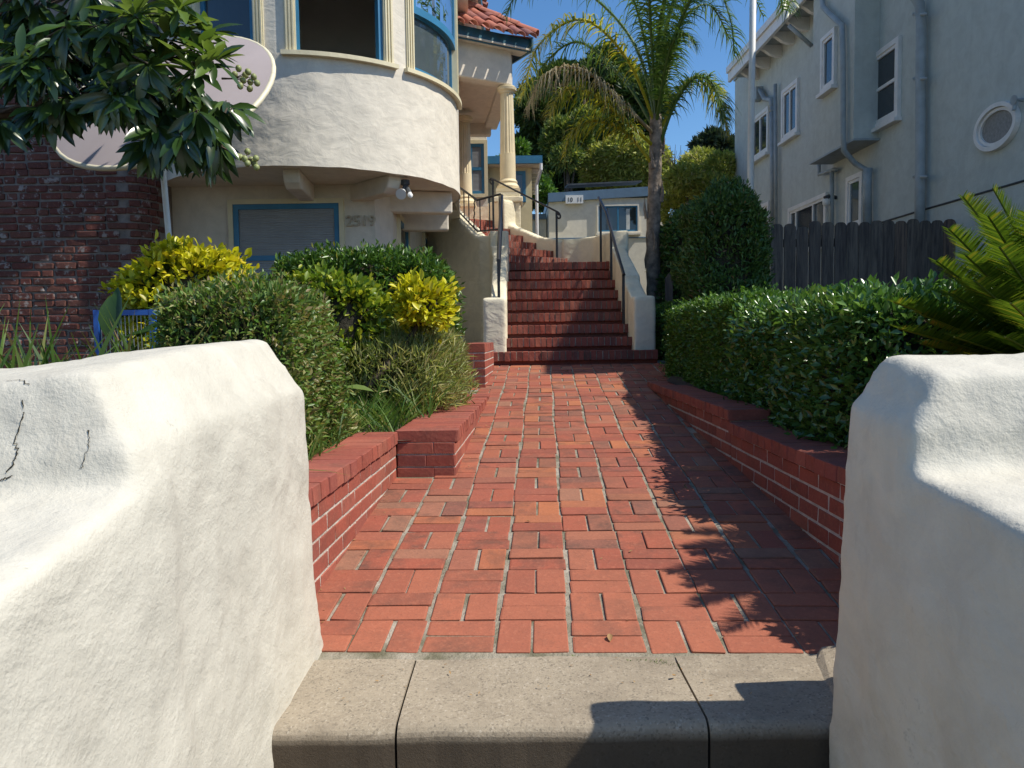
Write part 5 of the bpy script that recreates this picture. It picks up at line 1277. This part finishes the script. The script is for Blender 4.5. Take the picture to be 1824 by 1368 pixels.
l3 = [(1255,262,14),(1272,250,15),(1288,262,16),(1265,285,18),(1292,290,18),(1245,290,10),(1280,310,20)]
tree('distant_tree', 'distant dark tree top against the sky right of the palm', 'tree', (W(1275,400,42).x, 42, 1.8), pix_clumps(l3, 42, 1, 1), M['l_far'], .5, .17, 4000, trunk_r=.25)
l4 = [(905,290,16),(915,310,18),(960,330,16),(968,345,16),(925,265,14)]
tree('back_shrub', 'mid green shrub showing behind the yellow outbuilding', 'shrub', (W(935,420,20).x, 20, 1.4), pix_clumps(l4, 20, .4, 1), M['l_hedge'], .16, .06, 3000, trunk_r=.08)
# bare twigs by the palm
bt = MB(); random.seed(9)
root = W(1205, 345, 19)
for k in range(12):
    e = W(1205 + random.uniform(-25, 30), 262 + random.uniform(-8, 30), 19); m_ = (root + e)/2 + Vector((random.uniform(-.1,.1), 0, .1))
    bt.tube([root, m_, e], [.02, .012, .004], 5); bt.tube([m_, m_ + Vector((random.uniform(-.4,.4), 0, .35))], [.008, .003], 4)
bt.build('bare_branches', M['bark'], label='leafless grey twigs rising beside the palm trunk', cat='branches')

# ------------- loquat tree
random.seed(21)
lq = thing('loquat_tree', (-4.4, 4.5, .9), 'loquat tree with long dark glossy leaves and green fruit hanging in from the left', 'tree')
br = MB(); tip_list = []
trunk_top = Vector((-3.9, 4.5, 2.7))
br.tube([Vector((-4.4,4.5,.85)), Vector((-4.25,4.45,1.9)), trunk_top, Vector((-3.3,4.4,3.6)), Vector((-2.9,4.4,4.4))], [.10,.085,.07,.05,.03], 10)
limb = [trunk_top, W(40, 120, 4.4), W(180, 90, 4.3), W(290, 100, 4.2), W(360, 120, 4.1)]
br.tube(limb, [.05,.035,.026,.018,.010], 8)
limb2 = [trunk_top, W(20, 200, 4.5), W(120, 170, 4.5), W(240, 200, 4.4), W(350, 240, 4.3), W(400, 262, 4.2)]
br.tube(limb2, [.04,.03,.022,.017,.011,.006], 8)
low = [(15,215),(40,150),(30,80),(90,190),(130,160),(75,120),(150,205),(185,190),(215,215),(240,180),(265,225),(290,215),(315,240),(340,205),(300,170),(355,225),(385,240),(200,140),(250,130),(115,60),(160,90),(60,40),(330,150),(370,185),(15,20),(140,20),(220,60),(100,110),(400,190),(275,250),(230,235),(375,270),(180,235)]
up = [(270,40),(300,70),(330,45),(350,90),(290,110),(365,60),(320,15),(240,30),(380,110),(350,130)]
LC, LD, LN, LL = [], [], [], []; NC, ND_, NN, NL = [], [], [], []
def rosette(p, n, axis, drop, tgt, L0):
    axis = Vector(axis).normalized(); a0 = axis.cross(Vector((.3,.9,.2))).normalized(); b0 = axis.cross(a0)
    for k in range(n):
        a = 2.4*k + random.uniform(-.3,.3); el = random.uniform(.15, .75)
        d = (a0*math.cos(a) + b0*math.sin(a)) + axis*el + Vector((0,0,-drop)) + Vector([random.gauss(0,.15) for _ in range(3)])
        d.normalize(); nn = (axis*1.0 + Vector((0,0,.5)) - d*.3 + Vector([random.gauss(0,.25) for _ in range(3)]))
        q = Vector(p) + d*.015
        tgt[0].append(tuple(q)); tgt[1].append(tuple(d)); tgt[2].append(tuple(nn)); tgt[3].append(L0*random.uniform(.7,1.15))
def cluster(px, py, Yd, n, ax, drop, L0):
    p = W(px, py, Yd); rosette(p, n, ax, drop, (LC, LD, LN, LL), L0)
    q = along(limb2 if py > 140 else limb, min(1, .25 + .75*max(0, px)/420)); br.tube([q, (q+p)/2 + Z_*.03, p], [.009,.007,.004], 5)
for (px, py) in low:
    if 95 < px < 275: py = min(py, 165)
    for rep_ in range(3):
        cluster(px + random.uniform(-22,22), py + random.uniform(-20,14), random.uniform(3.85, 4.8), random.randint(10, 14), (random.uniform(-.3,.5), -.6, random.uniform(-.3,.4)), random.uniform(.7, 1.5), .18)
for k in range(34):
    cluster(random.uniform(-40, 250), random.uniform(-60, 130), random.uniform(3.9, 5.0), 12, (random.uniform(-.4,.4), -.6, .2), random.uniform(.5, 1.2), .18)
for (px, py) in up:
    Yd = random.uniform(3.85, 4.2); p = W(px, py, Yd)
    rosette(p, 10, (random.uniform(-.1,.5), -.2, 1), -.1, (NC, ND_, NN, NL), .185); rosette(p, 7, (.2, -.4, .4), .5, (LC, LD, LN, LL), .19)
    q = along(limb, min(1, .3 + .7*px/400)); br.tube([q, (q+p)/2, p], [.009,.007,.004], 5)
for k in range(130):   # crown beyond the frame
    p = Vector((random.uniform(-5.2,-1.0), random.uniform(3.7,5.6), random.uniform(3.55,5.0)))
    if p.z < 1.5 + .46*p.y: continue
    rosette(p, 11, (random.uniform(-.5,.5), random.uniform(-.5,.3), .8), .5, (LC, LD, LN, LL), .21)
    q = along([trunk_top, Vector((-3.3,4.4,3.6)), Vector((-2.9,4.4,4.4))], random.random()); br.tube([q, (q+p)/2 + Z_*.05, p], [.02,.012,.005], 5)
br.build('branches', M['bark'], lq, smooth=True)
LL = np.array(LL); leaves('foliage', M['l_loquat'], LC, LD, LN, LL, LL*.27, lq, detail=True, curl=.22, fold=.16)
NL = np.array(NL); leaves('young_foliage', M['l_loquatnew'], NC, ND_, NN, NL, NL*.30, lq, detail=True, curl=.12, fold=.2)
def fruit_mesh():
    bm = bmesh.new(); bmesh.ops.create_icosphere(bm, subdivisions=2, radius=.0165)
    for v in bm.verts: v.co.z *= 1.15
    me = bpy.data.meshes.new('fruit'); bm.to_mesh(me); bm.free(); me.materials.append(M['fruit'])
    me.polygons.foreach_set('use_smooth', [True]*len(me.polygons)); return me
FM = fruit_mesh()
cl1 = [(425,122),(442,128),(452,137),(433,143),(446,146),(458,148),(428,153),(445,158),(418,133),(437,134)]
cl2 = [(441,270),(428,280),(436,283),(456,282),(453,291),(441,291),(457,298),(447,285),(424,279)]
for cl, base in ((cl1, (395,140)), (cl2, (395,262))):
    for (px, py) in cl:
        p = W(px, py, 4.12 + random.uniform(-.03,.03)); o = bpy.data.objects.new('fruit', FM); COL.objects.link(o); o.parent = lq; o.location = p - WLOC[lq.name]
        o.rotation_euler = (random.uniform(-.6,.6), random.uniform(-.6,.6), 0)
    ps = MB(); b0 = W(base[0], base[1], 4.13); mid = W((cl[0][0]+cl[-2][0])/2 - 6, sum(c[1] for c in cl)/len(cl), 4.13); ps.tube([b0, mid], [.006,.004], 5)
    for (px, py) in cl: ps.tube([mid, W(px, py, 4.13)], [.003,.002], 4)
    ps.build('fruit_stalk', M['bark'], lq)

# ------------- small litter and moss
random.seed(3)
FLM = None
lab = ['curled tan dead leaf on the nearest path bricks', 'small dead leaf lying in the middle of the path', 'small dead leaf by the left planter wall', 'dead leaf in front of the stairs', 'tiny dead leaf on the concrete doorstep', 'small dead leaf near the shadow edge on the path']
for i, (px, py, s_) in enumerate(((1087,1145,.035),(945,930,.02),(868,760,.02),(1012,662,.04),(1205,1205,.02),(1120,985,.018))):
    d = ray(px, py); t = (PO - CAM).dot(PN)/d.dot(PN); p = CAM + d*t
    if i == 4: p = Wz(px, py, .592)
    a = random.uniform(0, 6.28)
    leaves('fallen_leaf', M['deadleaf'], [tuple(p + PN*.004)], [(math.cos(a), math.sin(a), .05)], [(0,0,1)], s_, s_*.5, None, detail=True, fold=.35, curl=-.25, label=lab[i], cat='leaf', group='fallen leaves')
ms = []
def mossline(px0, py0, px1, py1, n, z=None):
    B = []
    for k in range(n):
        t = random.random(); px = px0 + (px1-px0)*t; py = py0 + (py1-py0)*t + random.gauss(0, 2)
        d = ray(px, py); tt = (PO - CAM).dot(PN)/d.dot(PN); p = CAM + d*tt; B.append((p.x, p.x+.002, p.y, p.y+.002, p.z-.006, 3))
    return B
tuft('joint_moss', 'small green weeds growing along the joint between path and doorstep', 'weeds', 0, mossline(1120,1178,1215,1186,60) + mossline(1010,1172,1060,1174,14) + mossline(1215,860,1240,900,14), M['l_grass'], .016, .004, None, .6, kind='stuff')

# fine leaf litter caught along the wall feet and on the doorstep
random.seed(8); LB = []
for k in range(260):
    v = random.uniform(.1, 6.1); u = random.choice([wl(v) + .05 + abs(random.gauss(0, .05)), wr(v) - .07 - abs(random.gauss(0, .07)), random.uniform(-.4, .9)]) if v < 4.6 else random.uniform(-.4, 1.2)
    LB.append(PP(u, v, .002))
for k in range(40): LB.append(Vector((random.uniform(-.5, .7), random.uniform(1.85, 2.12), .594)))
LB = np.array([tuple(p) for p in LB]); k = len(LB); dd_ = rnd(k); dd_[:, 2] = .05; sz = rng.uniform(.004, .016, k)
leaves('leaf_litter', M['deadleaf'], LB, dd_, np.tile([0, 0, 1.], (k, 1)) + rnd(k)*.2, sz, sz*.4, None, fold=.3, curl=-.2, label='tiny dry leaf scraps scattered over the brick path and doorstep', cat='litter', kind='stuff')
